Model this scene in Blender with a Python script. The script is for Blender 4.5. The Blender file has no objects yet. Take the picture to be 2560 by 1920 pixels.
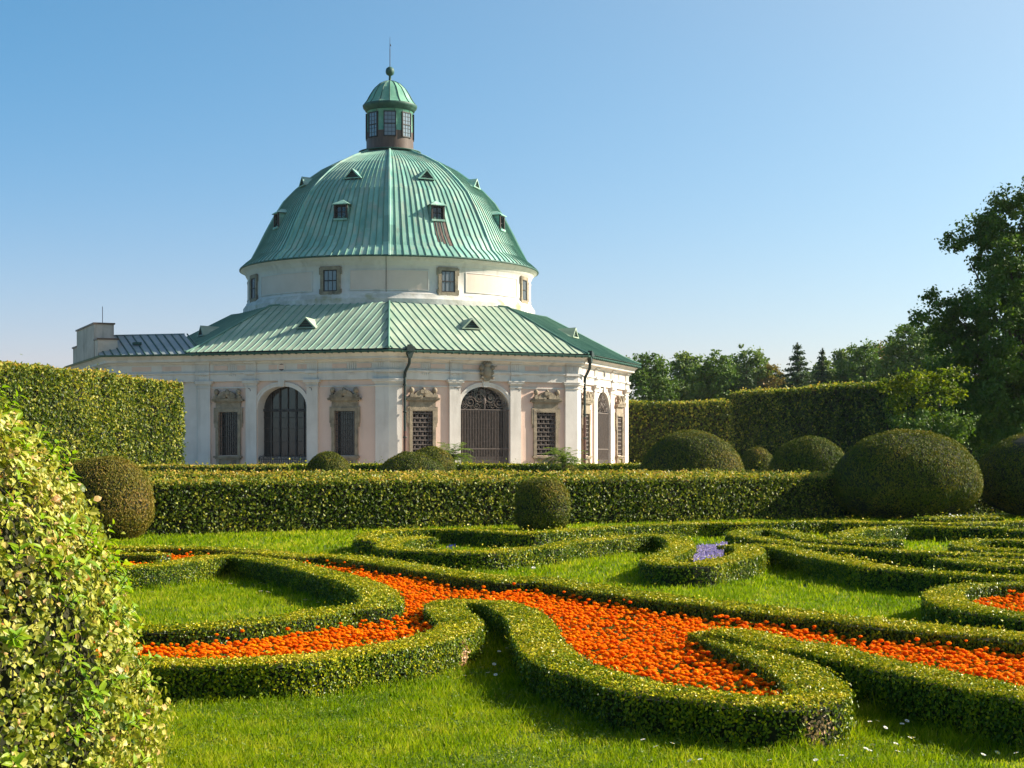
import bpy, math, random
import numpy as np
from mathutils import Vector
rng = np.random.default_rng(7)
random.seed(7)
PI = math.pi
S = bpy.context.scene
COL = S.collection
F_PX, HOR, EYE = 4100.0, 1133.0, 2.0          # focal length in photo pixels, horizon row, eye height


def G(px, py, z=0.0):
    """photo pixel -> point on the level plane at height z"""
    Y = F_PX * (EYE - z) / (py - HOR)
    return ((px - 1280) / F_PX * Y, Y)


# ------------------------------------------------------------------ materials
def new_mat(name):
    m = bpy.data.materials.new(name)
    m.use_nodes = True
    nt = m.node_tree
    for n in list(nt.nodes):
        nt.nodes.remove(n)
    out = nt.nodes.new('ShaderNodeOutputMaterial')
    return m, nt, out


def ramp(nt, stops, fac, interp='LINEAR'):
    r = nt.nodes.new('ShaderNodeValToRGB')
    r.color_ramp.interpolation = interp
    e = r.color_ramp.elements
    e[0].position, e[0].color = stops[0][0], (*stops[0][1], 1)
    e[1].position, e[1].color = stops[-1][0], (*stops[-1][1], 1)
    for p, c in stops[1:-1]:
        k = e.new(p)
        k.color = (*c, 1)
    nt.links.new(fac, r.inputs['Fac'])
    return r.outputs['Color']


def leaf_mat(name, stops, rough=0.45, transl=0.3, spec=0.5, tcol=1.6):
    m, nt, out = new_mat(name)
    at = nt.nodes.new('ShaderNodeAttribute')
    at.attribute_name = 'tint'
    c = ramp(nt, stops, at.outputs['Fac'])
    b = nt.nodes.new('ShaderNodeBsdfPrincipled')
    b.inputs['Roughness'].default_value = rough
    b.inputs['Specular IOR Level'].default_value = spec
    nt.links.new(c, b.inputs['Base Color'])
    t = nt.nodes.new('ShaderNodeBsdfTranslucent')
    mul = nt.nodes.new('ShaderNodeVectorMath')
    mul.operation = 'MULTIPLY'
    mul.inputs[1].default_value = (tcol, tcol * 1.05, tcol * 0.5)
    nt.links.new(c, mul.inputs[0])
    nt.links.new(mul.outputs[0], t.inputs['Color'])
    mx = nt.nodes.new('ShaderNodeMixShader')
    mx.inputs[0].default_value = transl
    nt.links.new(b.outputs[0], mx.inputs[1])
    nt.links.new(t.outputs[0], mx.inputs[2])
    nt.links.new(mx.outputs[0], out.inputs['Surface'])
    return m


def noise_mat(name, stops, scale=3.0, rough=0.8, detail=6, bump=0.0, bscale=None, spec=0.3, stretch=(1, 1, 1), metallic=0.0, distort=0.0, second=None):
    """object-space noise through a colour ramp; second=(colour, scale, threshold low, high, stretch) lays stains on top"""
    m, nt, out = new_mat(name)
    tc = nt.nodes.new('ShaderNodeTexCoord')
    mp = nt.nodes.new('ShaderNodeMapping')
    mp.inputs['Scale'].default_value = stretch
    nt.links.new(tc.outputs['Object'], mp.inputs['Vector'])
    n = nt.nodes.new('ShaderNodeTexNoise')
    n.inputs['Scale'].default_value = scale
    n.inputs['Detail'].default_value = detail
    n.inputs['Roughness'].default_value = 0.6
    n.inputs['Distortion'].default_value = distort
    nt.links.new(mp.outputs[0], n.inputs['Vector'])
    c = ramp(nt, stops, n.outputs['Fac'])
    if second:
        col2, sc2, lo, hi, st2 = second
        mp2 = nt.nodes.new('ShaderNodeMapping')
        mp2.inputs['Scale'].default_value = st2
        mp2.inputs['Location'].default_value = (3.3, 1.7, 5.1)
        nt.links.new(tc.outputs['Object'], mp2.inputs['Vector'])
        n2 = nt.nodes.new('ShaderNodeTexNoise')
        n2.inputs['Scale'].default_value = sc2
        n2.inputs['Detail'].default_value = 5
        nt.links.new(mp2.outputs[0], n2.inputs['Vector'])
        mr = nt.nodes.new('ShaderNodeMapRange')
        mr.inputs[1].default_value, mr.inputs[2].default_value = lo, hi
        nt.links.new(n2.outputs['Fac'], mr.inputs[0])
        mix = nt.nodes.new('ShaderNodeMix')
        mix.data_type = 'RGBA'
        nt.links.new(mr.outputs[0], mix.inputs['Factor'])
        nt.links.new(c, mix.inputs['A'])
        mix.inputs['B'].default_value = (*col2, 1)
        c = mix.outputs['Result']
    b = nt.nodes.new('ShaderNodeBsdfPrincipled')
    b.inputs['Roughness'].default_value = rough
    b.inputs['Specular IOR Level'].default_value = spec
    b.inputs['Metallic'].default_value = metallic
    nt.links.new(c, b.inputs['Base Color'])
    if bump:
        n3 = nt.nodes.new('ShaderNodeTexNoise')
        n3.inputs['Scale'].default_value = bscale or scale * 6
        n3.inputs['Detail'].default_value = 4
        nt.links.new(tc.outputs['Object'], n3.inputs['Vector'])
        bp = nt.nodes.new('ShaderNodeBump')
        bp.inputs['Strength'].default_value = bump
        bp.inputs['Distance'].default_value = 0.05
        nt.links.new(n3.outputs['Fac'], bp.inputs['Height'])
        nt.links.new(bp.outputs[0], b.inputs['Normal'])
    nt.links.new(b.outputs[0], out.inputs['Surface'])
    return m


M = {}
M['stucco'] = noise_mat('white_stucco', [(0.3, (0.55, 0.51, 0.465)), (0.6, (0.645, 0.605, 0.555))], 0.8, 0.85, bump=0.12, bscale=9,
                        second=((0.40, 0.37, 0.33), 1.2, 0.54, 0.85, (1.5, 1.5, 0.18)))
M['pink'] = noise_mat('pink_stucco', [(0.3, (0.62, 0.45, 0.365)), (0.65, (0.69, 0.51, 0.42))], 0.7, 0.88, bump=0.12, bscale=9,
                      second=((0.44, 0.35, 0.29), 1.0, 0.55, 0.85, (1.5, 1.5, 0.2)))
M['drum_pink'] = noise_mat('drum_pink_stucco', [(0.3, (0.61, 0.49, 0.41)), (0.65, (0.67, 0.545, 0.465))], 0.7, 0.88, bump=0.1, bscale=9)
M['stone'] = noise_mat('sandstone', [(0.3, (0.20, 0.165, 0.115)), (0.7, (0.34, 0.28, 0.20))], 2.5, 0.9, bump=0.4, bscale=14,
                       second=((0.10, 0.085, 0.065), 1.6, 0.52, 0.75, (1, 1, 1)))
M['weathered'] = noise_mat('weathered_mortar', [(0.3, (0.40, 0.38, 0.33)), (0.7, (0.66, 0.64, 0.60))], 1.4, 0.9, bump=0.3,
                           second=((0.33, 0.31, 0.18), 0.9, 0.55, 0.72, (1, 1, 1)))
COP = dict(rough=0.62, spec=0.25)
M['copper_dome'] = noise_mat('green_copper_dome', [(0.28, (0.13, 0.335, 0.28)), (0.5, (0.22, 0.43, 0.355)), (0.72, (0.37, 0.53, 0.43))], 0.55, 0.6, 7, bump=0.15, bscale=3,
                             stretch=(1.6, 1.6, 0.35), spec=0.25, second=((0.40, 0.43, 0.34), 0.8, 0.52, 0.78, (2.2, 2.2, 0.18)))
M['copper_roof'] = noise_mat('pale_green_copper', [(0.28, (0.23, 0.335, 0.245)), (0.52, (0.32, 0.40, 0.295)), (0.75, (0.42, 0.47, 0.35))], 0.7, 0.62, 7, bump=0.15, bscale=3,
                             spec=0.25, second=((0.34, 0.40, 0.31), 0.6, 0.56, 0.8, (1, 1, 1)))
M['copper_trim'] = noise_mat('dark_green_copper', [(0.3, (0.020, 0.062, 0.048)), (0.7, (0.05, 0.125, 0.095))], 2.0, 0.55, spec=0.3)
M['seam_dark'] = noise_mat('seam_copper', [(0.3, (0.075, 0.18, 0.14)), (0.7, (0.15, 0.29, 0.22))], 0.6, 0.6, spec=0.3)
M['copper_lantern'] = noise_mat('bright_green_copper', [(0.3, (0.09, 0.27, 0.19)), (0.55, (0.17, 0.38, 0.27)), (0.75, (0.30, 0.46, 0.34))], 1.6, 0.55, bump=0.1, stretch=(1, 1, 0.4), spec=0.3)
M['copper_brown'] = noise_mat('brown_copper', [(0.3, (0.07, 0.045, 0.036)), (0.7, (0.15, 0.10, 0.08))], 1.5, 0.5, stretch=(2, 2, 0.3), spec=0.3)
M['wing_roof'] = noise_mat('grey_blue_sheet', [(0.3, (0.20, 0.25, 0.26)), (0.7, (0.30, 0.34, 0.33))], 0.8, 0.45, spec=0.4)
M['iron'] = noise_mat('dark_iron', [(0.3, (0.022, 0.022, 0.024)), (0.7, (0.05, 0.045, 0.042))], 5, 0.6)
M['rust_iron'] = noise_mat('rusty_grille_iron', [(0.3, (0.075, 0.06, 0.052)), (0.7, (0.15, 0.12, 0.105))], 6, 0.7)
M['frame_brown'] = noise_mat('dark_brown_frame', [(0.3, (0.030, 0.022, 0.018)), (0.7, (0.06, 0.045, 0.036))], 3, 0.6)
M['pipe_dark'] = noise_mat('dark_pipe', [(0.3, (0.012, 0.022, 0.019)), (0.7, (0.030, 0.048, 0.040))], 3, 0.5)
M['pipe_brown'] = noise_mat('brown_pipe', [(0.3, (0.06, 0.028, 0.022)), (0.7, (0.12, 0.055, 0.04))], 3, 0.5)
M['interior'] = noise_mat('interior_plaster', [(0.3, (0.30, 0.25, 0.21)), (0.7, (0.40, 0.34, 0.28))], 1.2, 0.9)
M['bark'] = noise_mat('bark', [(0.3, (0.05, 0.038, 0.028)), (0.7, (0.12, 0.09, 0.065))], 4, 0.9, bump=0.5, stretch=(3, 3, 0.6))
M['gravel'] = noise_mat('sandy_gravel', [(0.3, (0.42, 0.35, 0.26)), (0.7, (0.54, 0.46, 0.36))], 5, 0.95, bump=0.3)
M['soil'] = noise_mat('dark_soil', [(0.3, (0.035, 0.026, 0.018)), (0.7, (0.075, 0.055, 0.038))], 6, 0.95, bump=0.5)
M['bare'] = noise_mat('bare_earth', [(0.3, (0.16, 0.10, 0.055)), (0.7, (0.25, 0.17, 0.09))], 9, 0.95, bump=0.4)
M['pale_petal'] = noise_mat('white_petal', [(0.3, (0.75, 0.75, 0.72)), (0.7, (0.85, 0.85, 0.82))], 30, 0.7)
M['yellow_eye'] = noise_mat('yellow_disc', [(0.3, (0.7, 0.45, 0.03)), (0.7, (0.8, 0.55, 0.05))], 40, 0.7)
M['concrete'] = noise_mat('stained_plaster', [(0.3, (0.40, 0.33, 0.28)), (0.65, (0.56, 0.47, 0.41))], 1.1, 0.9, bump=0.25, second=((0.24, 0.20, 0.17), 1.1, 0.54, 0.78, (2, 2, 0.3)))


def sheet_variation(m, sheets, rot_deg, lo, hi, zlen=1.9):
    """each copper sheet between two seams has weathered a little differently"""
    nt = m.node_tree
    b = next(n for n in nt.nodes if n.type == 'BSDF_PRINCIPLED')
    src = b.inputs['Base Color'].links[0].from_socket
    def mth(op, a, c=None):
        n = nt.nodes.new('ShaderNodeMath'); n.operation = op
        for i, v in enumerate((a, c)):
            if v is None: continue
            if hasattr(v, 'node'): nt.links.new(v, n.inputs[i])
            else: n.inputs[i].default_value = v
        return n.outputs[0]
    tc = nt.nodes.new('ShaderNodeTexCoord')
    sp = nt.nodes.new('ShaderNodeSeparateXYZ'); nt.links.new(tc.outputs['Object'], sp.inputs[0])
    a = mth('FLOOR', mth('ADD', mth('MULTIPLY', mth('SUBTRACT', mth('ARCTAN2', sp.outputs['Y'], sp.outputs['X']), math.radians(rot_deg)), sheets / (2 * PI)), 500.0))
    w1 = nt.nodes.new('ShaderNodeTexWhiteNoise'); w1.noise_dimensions = '1D'; nt.links.new(a, w1.inputs['W'])
    zf = mth('FLOOR', mth('ADD', mth('DIVIDE', sp.outputs['Z'], zlen), w1.outputs['Value']))
    cb = nt.nodes.new('ShaderNodeCombineXYZ'); nt.links.new(a, cb.inputs[0]); nt.links.new(zf, cb.inputs[1])
    w2 = nt.nodes.new('ShaderNodeTexWhiteNoise'); w2.noise_dimensions = '2D'; nt.links.new(cb.outputs[0], w2.inputs['Vector'])
    mr = nt.nodes.new('ShaderNodeMapRange'); mr.inputs[3].default_value = lo; mr.inputs[4].default_value = hi
    nt.links.new(w2.outputs['Value'], mr.inputs[0])
    vm = nt.nodes.new('ShaderNodeVectorMath'); vm.operation = 'SCALE'
    nt.links.new(src, vm.inputs[0]); nt.links.new(mr.outputs[0], vm.inputs['Scale'])
    nt.links.new(vm.outputs[0], b.inputs['Base Color'])


sheet_variation(M['copper_dome'], 136, 4.0, .80, 1.16)
sheet_variation(M['copper_roof'], 216, 4.0, .88, 1.10, 1.1)


def glass_mat(name, col, rough=0.06):
    m, nt, out = new_mat(name)
    b = nt.nodes.new('ShaderNodeBsdfPrincipled')
    b.inputs['Base Color'].default_value = (*col, 1)
    b.inputs['Roughness'].default_value = rough
    b.inputs['Specular IOR Level'].default_value = 0.6
    tc = nt.nodes.new('ShaderNodeTexCoord')
    n = nt.nodes.new('ShaderNodeTexNoise')
    n.inputs['Scale'].default_value = 1.3
    nt.links.new(tc.outputs['Object'], n.inputs['Vector'])
    bp = nt.nodes.new('ShaderNodeBump')
    bp.inputs['Strength'].default_value = 0.08
    nt.links.new(n.outputs['Fac'], bp.inputs['Height'])
    nt.links.new(bp.outputs[0], b.inputs['Normal'])
    nt.links.new(b.outputs[0], out.inputs['Surface'])
    return m


M['glass'] = glass_mat('dark_window_glass', (0.018, 0.020, 0.022))
M['glass_pale'] = glass_mat('curtained_window_glass', (0.16, 0.18, 0.20), 0.12)
M['glass_clear'] = glass_mat('lantern_window_glass', (0.20, 0.23, 0.27), 0.08)

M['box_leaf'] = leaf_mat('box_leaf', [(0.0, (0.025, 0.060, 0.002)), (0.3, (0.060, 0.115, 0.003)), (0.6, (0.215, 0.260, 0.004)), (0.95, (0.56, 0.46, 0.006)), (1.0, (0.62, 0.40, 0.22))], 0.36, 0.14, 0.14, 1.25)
M['box_body'] = noise_mat('box_twigs', [(0.3, (0.008, 0.014, 0.003)), (0.7, (0.020, 0.026, 0.006))], 14, 0.95)
M['horn_leaf'] = leaf_mat('hornbeam_leaf', [(0.0, (0.028, 0.055, 0.003)), (0.4, (0.085, 0.130, 0.007)), (0.75, (0.30, 0.31, 0.035)), (0.93, (0.55, 0.43, 0.06)), (1.0, (0.40, 0.16, 0.05))], 0.45, 0.30, 0.22, 1.3)
M['horn_body'] = noise_mat('hornbeam_twigs', [(0.3, (0.012, 0.016, 0.006)), (0.7, (0.035, 0.030, 0.016))], 6, 0.95)
M['yew_leaf'] = leaf_mat('yew_needle', [(0.0, (0.035, 0.070, 0.004)), (0.45, (0.105, 0.125, 0.009)), (0.8, (0.24, 0.185, 0.020)), (1.0, (0.34, 0.22, 0.05))], 0.6, 0.12, 0.12)
M['yew_brown'] = leaf_mat('brownish_yew_needle', [(0.0, (0.075, 0.095, 0.006)), (0.4, (0.155, 0.145, 0.012)), (0.8, (0.25, 0.165, 0.028)), (1.0, (0.32, 0.19, 0.06))], 0.6, 0.15, 0.15)
M['yew_body'] = noise_mat('yew_inside', [(0.3, (0.012, 0.018, 0.006)), (0.7, (0.030, 0.032, 0.012))], 8, 0.95)
M['tree_leaf'] = leaf_mat('tree_leaf', [(0.0, (0.045, 0.095, 0.014)), (0.6, (0.100, 0.170, 0.020)), (1.0, (0.18, 0.23, 0.026))], 0.55, 0.25, 0.25, 1.4)
M['pale_tree_leaf'] = leaf_mat('pale_tree_leaf', [(0.0, (0.08, 0.135, 0.03)), (0.6, (0.14, 0.20, 0.04)), (1.0, (0.22, 0.24, 0.05))], 0.55, 0.3, 0.25, 1.4)
M['autumn_leaf'] = leaf_mat('autumn_tree_leaf', [(0.0, (0.12, 0.11, 0.03)), (0.6, (0.21, 0.16, 0.05)), (1.0, (0.32, 0.19, 0.06))], 0.55, 0.3, 0.25, 1.4)
M['spruce_leaf'] = leaf_mat('spruce_needle', [(0.0, (0.035, 0.065, 0.028)), (0.6, (0.065, 0.105, 0.04)), (1.0, (0.11, 0.14, 0.045))], 0.55, 0.12, 0.2)
M['bright_leaf'] = leaf_mat('bright_shrub_leaf', [(0.0, (0.045, 0.080, 0.008)), (0.5, (0.11, 0.15, 0.010)), (1.0, (0.24, 0.24, 0.014))], 0.45, 0.45, 0.2, 1.5)
M['bush_leaf'] = leaf_mat('yellow_green_leaf', [(0.0, (0.05, 0.085, 0.004)), (0.25, (0.15, 0.19, 0.008)), (0.55, (0.36, 0.36, 0.040)), (0.82, (0.58, 0.50, 0.12)), (0.95, (0.62, 0.38, 0.17)), (1.0, (0.48, 0.20, 0.05))], 0.45, 0.28, 0.3, 1.15)
M['shoot_leaf'] = leaf_mat('fresh_shoot_leaf', [(0.0, (0.12, 0.25, 0.005)), (0.5, (0.23, 0.36, 0.008)), (1.0, (0.38, 0.44, 0.015))], 0.42, 0.4, 0.3, 1.2)
M['bush_body'] = noise_mat('bush_inside', [(0.3, (0.010, 0.014, 0.004)), (0.7, (0.030, 0.028, 0.010))], 8, 0.95)
M['grass'] = leaf_mat('grass_blade', [(0.0, (0.085, 0.155, 0.002)), (0.5, (0.20, 0.275, 0.003)), (0.9, (0.33, 0.36, 0.008)), (1.0, (0.45, 0.39, 0.07))], 0.6, 0.42, 0.08, 1.4)
M['lawn'] = noise_mat('lawn_ground', [(0.3, (0.045, 0.085, 0.006)), (0.55, (0.075, 0.125, 0.007)), (0.75, (0.11, 0.15, 0.012))], 2.2, 0.95, bump=0.5, bscale=40)
M['orange'] = leaf_mat('orange_petal', [(0.0, (0.85, 0.085, 0.001)), (0.45, (1.0, 0.235, 0.001)), (1.0, (1.0, 0.50, 0.002))], 0.7, 0.34, 0.06, 1.0)
M['marigold_green'] = leaf_mat('marigold_leaf', [(0.0, (0.05, 0.10, 0.010)), (0.6, (0.11, 0.17, 0.015)), (1.0, (0.22, 0.26, 0.03))], 0.5, 0.3, 0.25)
M['purple'] = leaf_mat('purple_petal', [(0.0, (0.14, 0.12, 0.45)), (0.6, (0.36, 0.29, 0.66)), (1.0, (0.62, 0.52, 0.80))], 0.7, 0.3, 0.1, 1.0)
M['palm'] = leaf_mat('palm_leaflet', [(0.0, (0.08, 0.13, 0.02)), (0.6, (0.15, 0.21, 0.03)), (1.0, (0.26, 0.29, 0.06))], 0.4, 0.3, 0.4)
M['blue'] = leaf_mat('blue_petal', [(0.0, (0.03, 0.05, 0.45)), (1.0, (0.10, 0.12, 0.70))], 0.7, 0.3, 0.2, 1.0)


# ------------------------------------------------------------------ object helpers
def tag(o, label=None, cat=None, group=None, kind=None):
    if label: o['label'] = label
    if cat: o['category'] = cat
    if group: o['group'] = group
    if kind: o['kind'] = kind
    return o


def empty(name, loc=(0, 0, 0)):
    o = bpy.data.objects.new(name, None)
    o.location = loc
    o.empty_display_size = 0.2
    COL.objects.link(o)
    return o


def arr_mesh(name, V, Fc, mats, midx=None, tint=None, smooth=False):
    """V (n,3), Fc (m,k) one face size; returns mesh"""
    V = np.asarray(V, dtype=np.float32)
    Fc = np.asarray(Fc, dtype=np.int32)
    me = bpy.data.meshes.new(name)
    m, k = Fc.shape
    me.vertices.add(len(V))
    me.vertices.foreach_set('co', V.ravel())
    me.loops.add(m * k)
    me.loops.foreach_set('vertex_index', Fc.ravel())
    me.polygons.add(m)
    me.polygons.foreach_set('loop_start', np.arange(0, m * k, k, dtype=np.int32))
    for mt in mats:
        me.materials.append(mt)
    if midx is not None:
        me.polygons.foreach_set('material_index', np.asarray(midx, dtype=np.int32))
    me.polygons.foreach_set('use_smooth', np.full(m, bool(smooth)))
    if tint is not None:
        a = me.attributes.new('tint', 'FLOAT', 'POINT')
        a.data.foreach_set('value', np.asarray(tint, dtype=np.float32))
    me.update(calc_edges=True)
    return me


def link(name, me, parent=None, loc=(0, 0, 0)):
    o = bpy.data.objects.new(name, me)
    o.location = loc
    COL.objects.link(o)
    if parent is not None:
        o.parent = parent
    return o


class MB:
    """small mesh collector with material slots"""
    def __init__(s):
        s.v, s.f, s.m, s.sm = [], [], [], []

    def poly(s, pts, mi=0, smooth=False):
        b = len(s.v)
        s.v += [tuple(p) for p in pts]
        s.f.append(tuple(range(b, b + len(pts))))
        s.m.append(mi); s.sm.append(smooth)

    def grid(s, rows, mi=0, smooth=True, closed=False):
        b = len(s.v)
        n = len(rows[0])
        for r in rows:
            s.v += [tuple(p) for p in r]
        for i in range(len(rows) - 1):
            for j in range(n if closed else n - 1):
                j2 = (j + 1) % n
                s.f.append((b + i * n + j, b + i * n + j2, b + (i + 1) * n + j2, b + (i + 1) * n + j))
                s.m.append(mi); s.sm.append(smooth)

    def box(s, fn, a0, a1, b0, b1, c0, c1, mi=0):
        """box in local coordinates mapped by fn(a,b,c)"""
        P = [fn(a, b, c) for c in (c0, c1) for b in (b0, b1) for a in (a0, a1)]
        base = len(s.v)
        s.v += [tuple(p) for p in P]
        for q in ((0, 2, 3, 1), (4, 5, 7, 6), (0, 1, 5, 4), (2, 6, 7, 3), (0, 4, 6, 2), (1, 3, 7, 5)):
            s.f.append(tuple(base + i for i in q)); s.m.append(mi); s.sm.append(False)

    def prism(s, fn, outline, b0, b1, mi=0):
        """outline of (a,c) extruded along b"""
        n = len(outline)
        base = len(s.v)
        s.v += [tuple(fn(a, b0, c)) for a, c in outline] + [tuple(fn(a, b1, c)) for a, c in outline]
        s.f.append(tuple(base + i for i in range(n))); s.m.append(mi); s.sm.append(False)
        s.f.append(tuple(base + n + i for i in reversed(range(n)))); s.m.append(mi); s.sm.append(False)
        for i in range(n):
            j = (i + 1) % n
            s.f.append((base + i, base + j, base + n + j, base + n + i)); s.m.append(mi); s.sm.append(False)

    def tube(s, pts, radii, n=6, mi=0, cap=True):
        pts = [Vector(p) for p in pts]
        if not hasattr(radii, '__len__'):
            radii = [radii] * len(pts)
        rows = []
        ref = Vector((0.13, 0.21, 0.97))
        for i, p in enumerate(pts):
            d = (pts[min(i + 1, len(pts) - 1)] - pts[max(i - 1, 0)]).normalized()
            a = d.cross(ref)
            if a.length < 1e-3: a = d.cross(Vector((1, 0, 0)))
            a.normalize()
            b = d.cross(a).normalized()
            rows.append([p + (a * math.cos(2 * PI * k / n) + b * math.sin(2 * PI * k / n)) * radii[i] for k in range(n)])
        s.grid(rows, mi, True, True)
        if cap:
            s.poly(rows[0][::-1], mi); s.poly(rows[-1], mi)

    def lathe(s, c, prof, n=32, mi=0, smooth=True, a0=0.0):
        rows = [[(c[0] + r * math.cos(a0 + 2 * PI * k / n), c[1] + r * math.sin(a0 + 2 * PI * k / n), z) for k in range(n)] for r, z in prof]
        s.grid(rows, mi, smooth, True)

    def ellipsoid(s, c, rx, ry, rz, n=12, mi=0, fn=None):
        rows = []
        for i in range(n // 2 + 1):
            t = -PI / 2 + PI * i / (n // 2)
            t = max(-PI / 2 + 0.05, min(PI / 2 - 0.05, t))
            row = []
            for k in range(n):
                p = (c[0] + rx * math.cos(t) * math.cos(2 * PI * k / n), c[1] + ry * math.cos(t) * math.sin(2 * PI * k / n), c[2] + rz * math.sin(t))
                row.append(fn(*p) if fn else p)
            rows.append(row)
        s.grid(rows, mi, True, True)

    def mesh(s, name, mats):
        me = bpy.data.meshes.new(name)
        me.from_pydata(s.v, [], s.f)
        for mt in mats: me.materials.append(mt)
        me.polygons.foreach_set('material_index', s.m)
        me.polygons.foreach_set('use_smooth', s.sm)
        me.update()
        return me

    def build(s, name, mats, parent=None, loc=(0, 0, 0)):
        if not isinstance(mats, (list, tuple)): mats = [mats]
        return link(name, s.mesh(name, mats), parent, loc)


def leaves(P, N, L, W, tint, up=0.3, jit=0.7, fold=0.18, T=None):
    """diamond leaves: positions, facing normals; returns V, quads, tint per vertex"""
    n = len(P)
    N = N + rng.normal(0, jit, (n, 3))
    N /= np.linalg.norm(N, axis=1, keepdims=True) + 1e-9
    if T is None:
        T = rng.normal(0, 1, (n, 3)); T[:, 2] += up
    T = T - N * np.sum(T * N, axis=1, keepdims=True)
    T /= np.linalg.norm(T, axis=1, keepdims=True) + 1e-9
    B = np.cross(N, T)
    L = np.broadcast_to(np.asarray(L, float), (n,))[:, None]
    W = np.broadcast_to(np.asarray(W, float), (n,))[:, None]
    b = P - T * L * 0.5
    t = P + T * L * 0.5
    l = P + B * W * 0.5 + N * W * fold - T * L * 0.06
    r = P - B * W * 0.5 + N * W * fold - T * L * 0.06
    V = np.stack([b, r, t, l], axis=1).reshape(-1, 3)
    Q = np.arange(4 * n).reshape(n, 4)
    return V, Q, np.repeat(tint, 4)


def stack(parts):
    """parts: list of (V, Q, tint, matindex)"""
    V, Q, T, Mi, off = [], [], [], [], 0
    for v, q, t, mi in parts:
        V.append(v); Q.append(q + off); T.append(t if t is not None else np.zeros(len(v))); Mi.append(np.full(len(q), mi)); off += len(v)
    return np.concatenate(V), np.concatenate(Q), np.concatenate(T), np.concatenate(Mi)


def vnoise(P, scale, seed=0):
    """cheap smooth pseudo-noise in -1..1 from a few sines"""
    r = np.random.default_rng(seed)
    out = np.zeros(len(P))
    for k in range(5):
        d = r.normal(0, 1, 3); d /= np.linalg.norm(d)
        out += np.sin(P @ d * scale * r.uniform(0.6, 1.9) + r.uniform(0, 6.28))
    return out / 3.0


def resample(pts, step=0.12):
    """Catmull-Rom through pts, even spacing"""
    p = np.array(pts, float)
    q = np.vstack([2 * p[0] - p[1], p, 2 * p[-1] - p[-2]])
    out = []
    for i in range(1, len(q) - 2):
        a, b, c, d = q[i - 1], q[i], q[i + 1], q[i + 2]
        for t in np.linspace(0, 1, 24, endpoint=False):
            out.append(0.5 * (2 * b + (c - a) * t + (2 * a - 5 * b + 4 * c - d) * t * t + (3 * b - a - 3 * c + d) * t ** 3))
    out.append(p[-1])
    out = np.array(out)
    s = np.concatenate([[0], np.cumsum(np.linalg.norm(np.diff(out, axis=0), axis=1))])
    n = max(3, int(s[-1] / step) + 1)
    u = np.linspace(0, s[-1], n)
    return np.stack([np.interp(u, s, out[:, 0]), np.interp(u, s, out[:, 1])], axis=1), s[-1]


HEDGE_SEGS = []      # (centre points, half width) for keeping grass and flowers out


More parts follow.
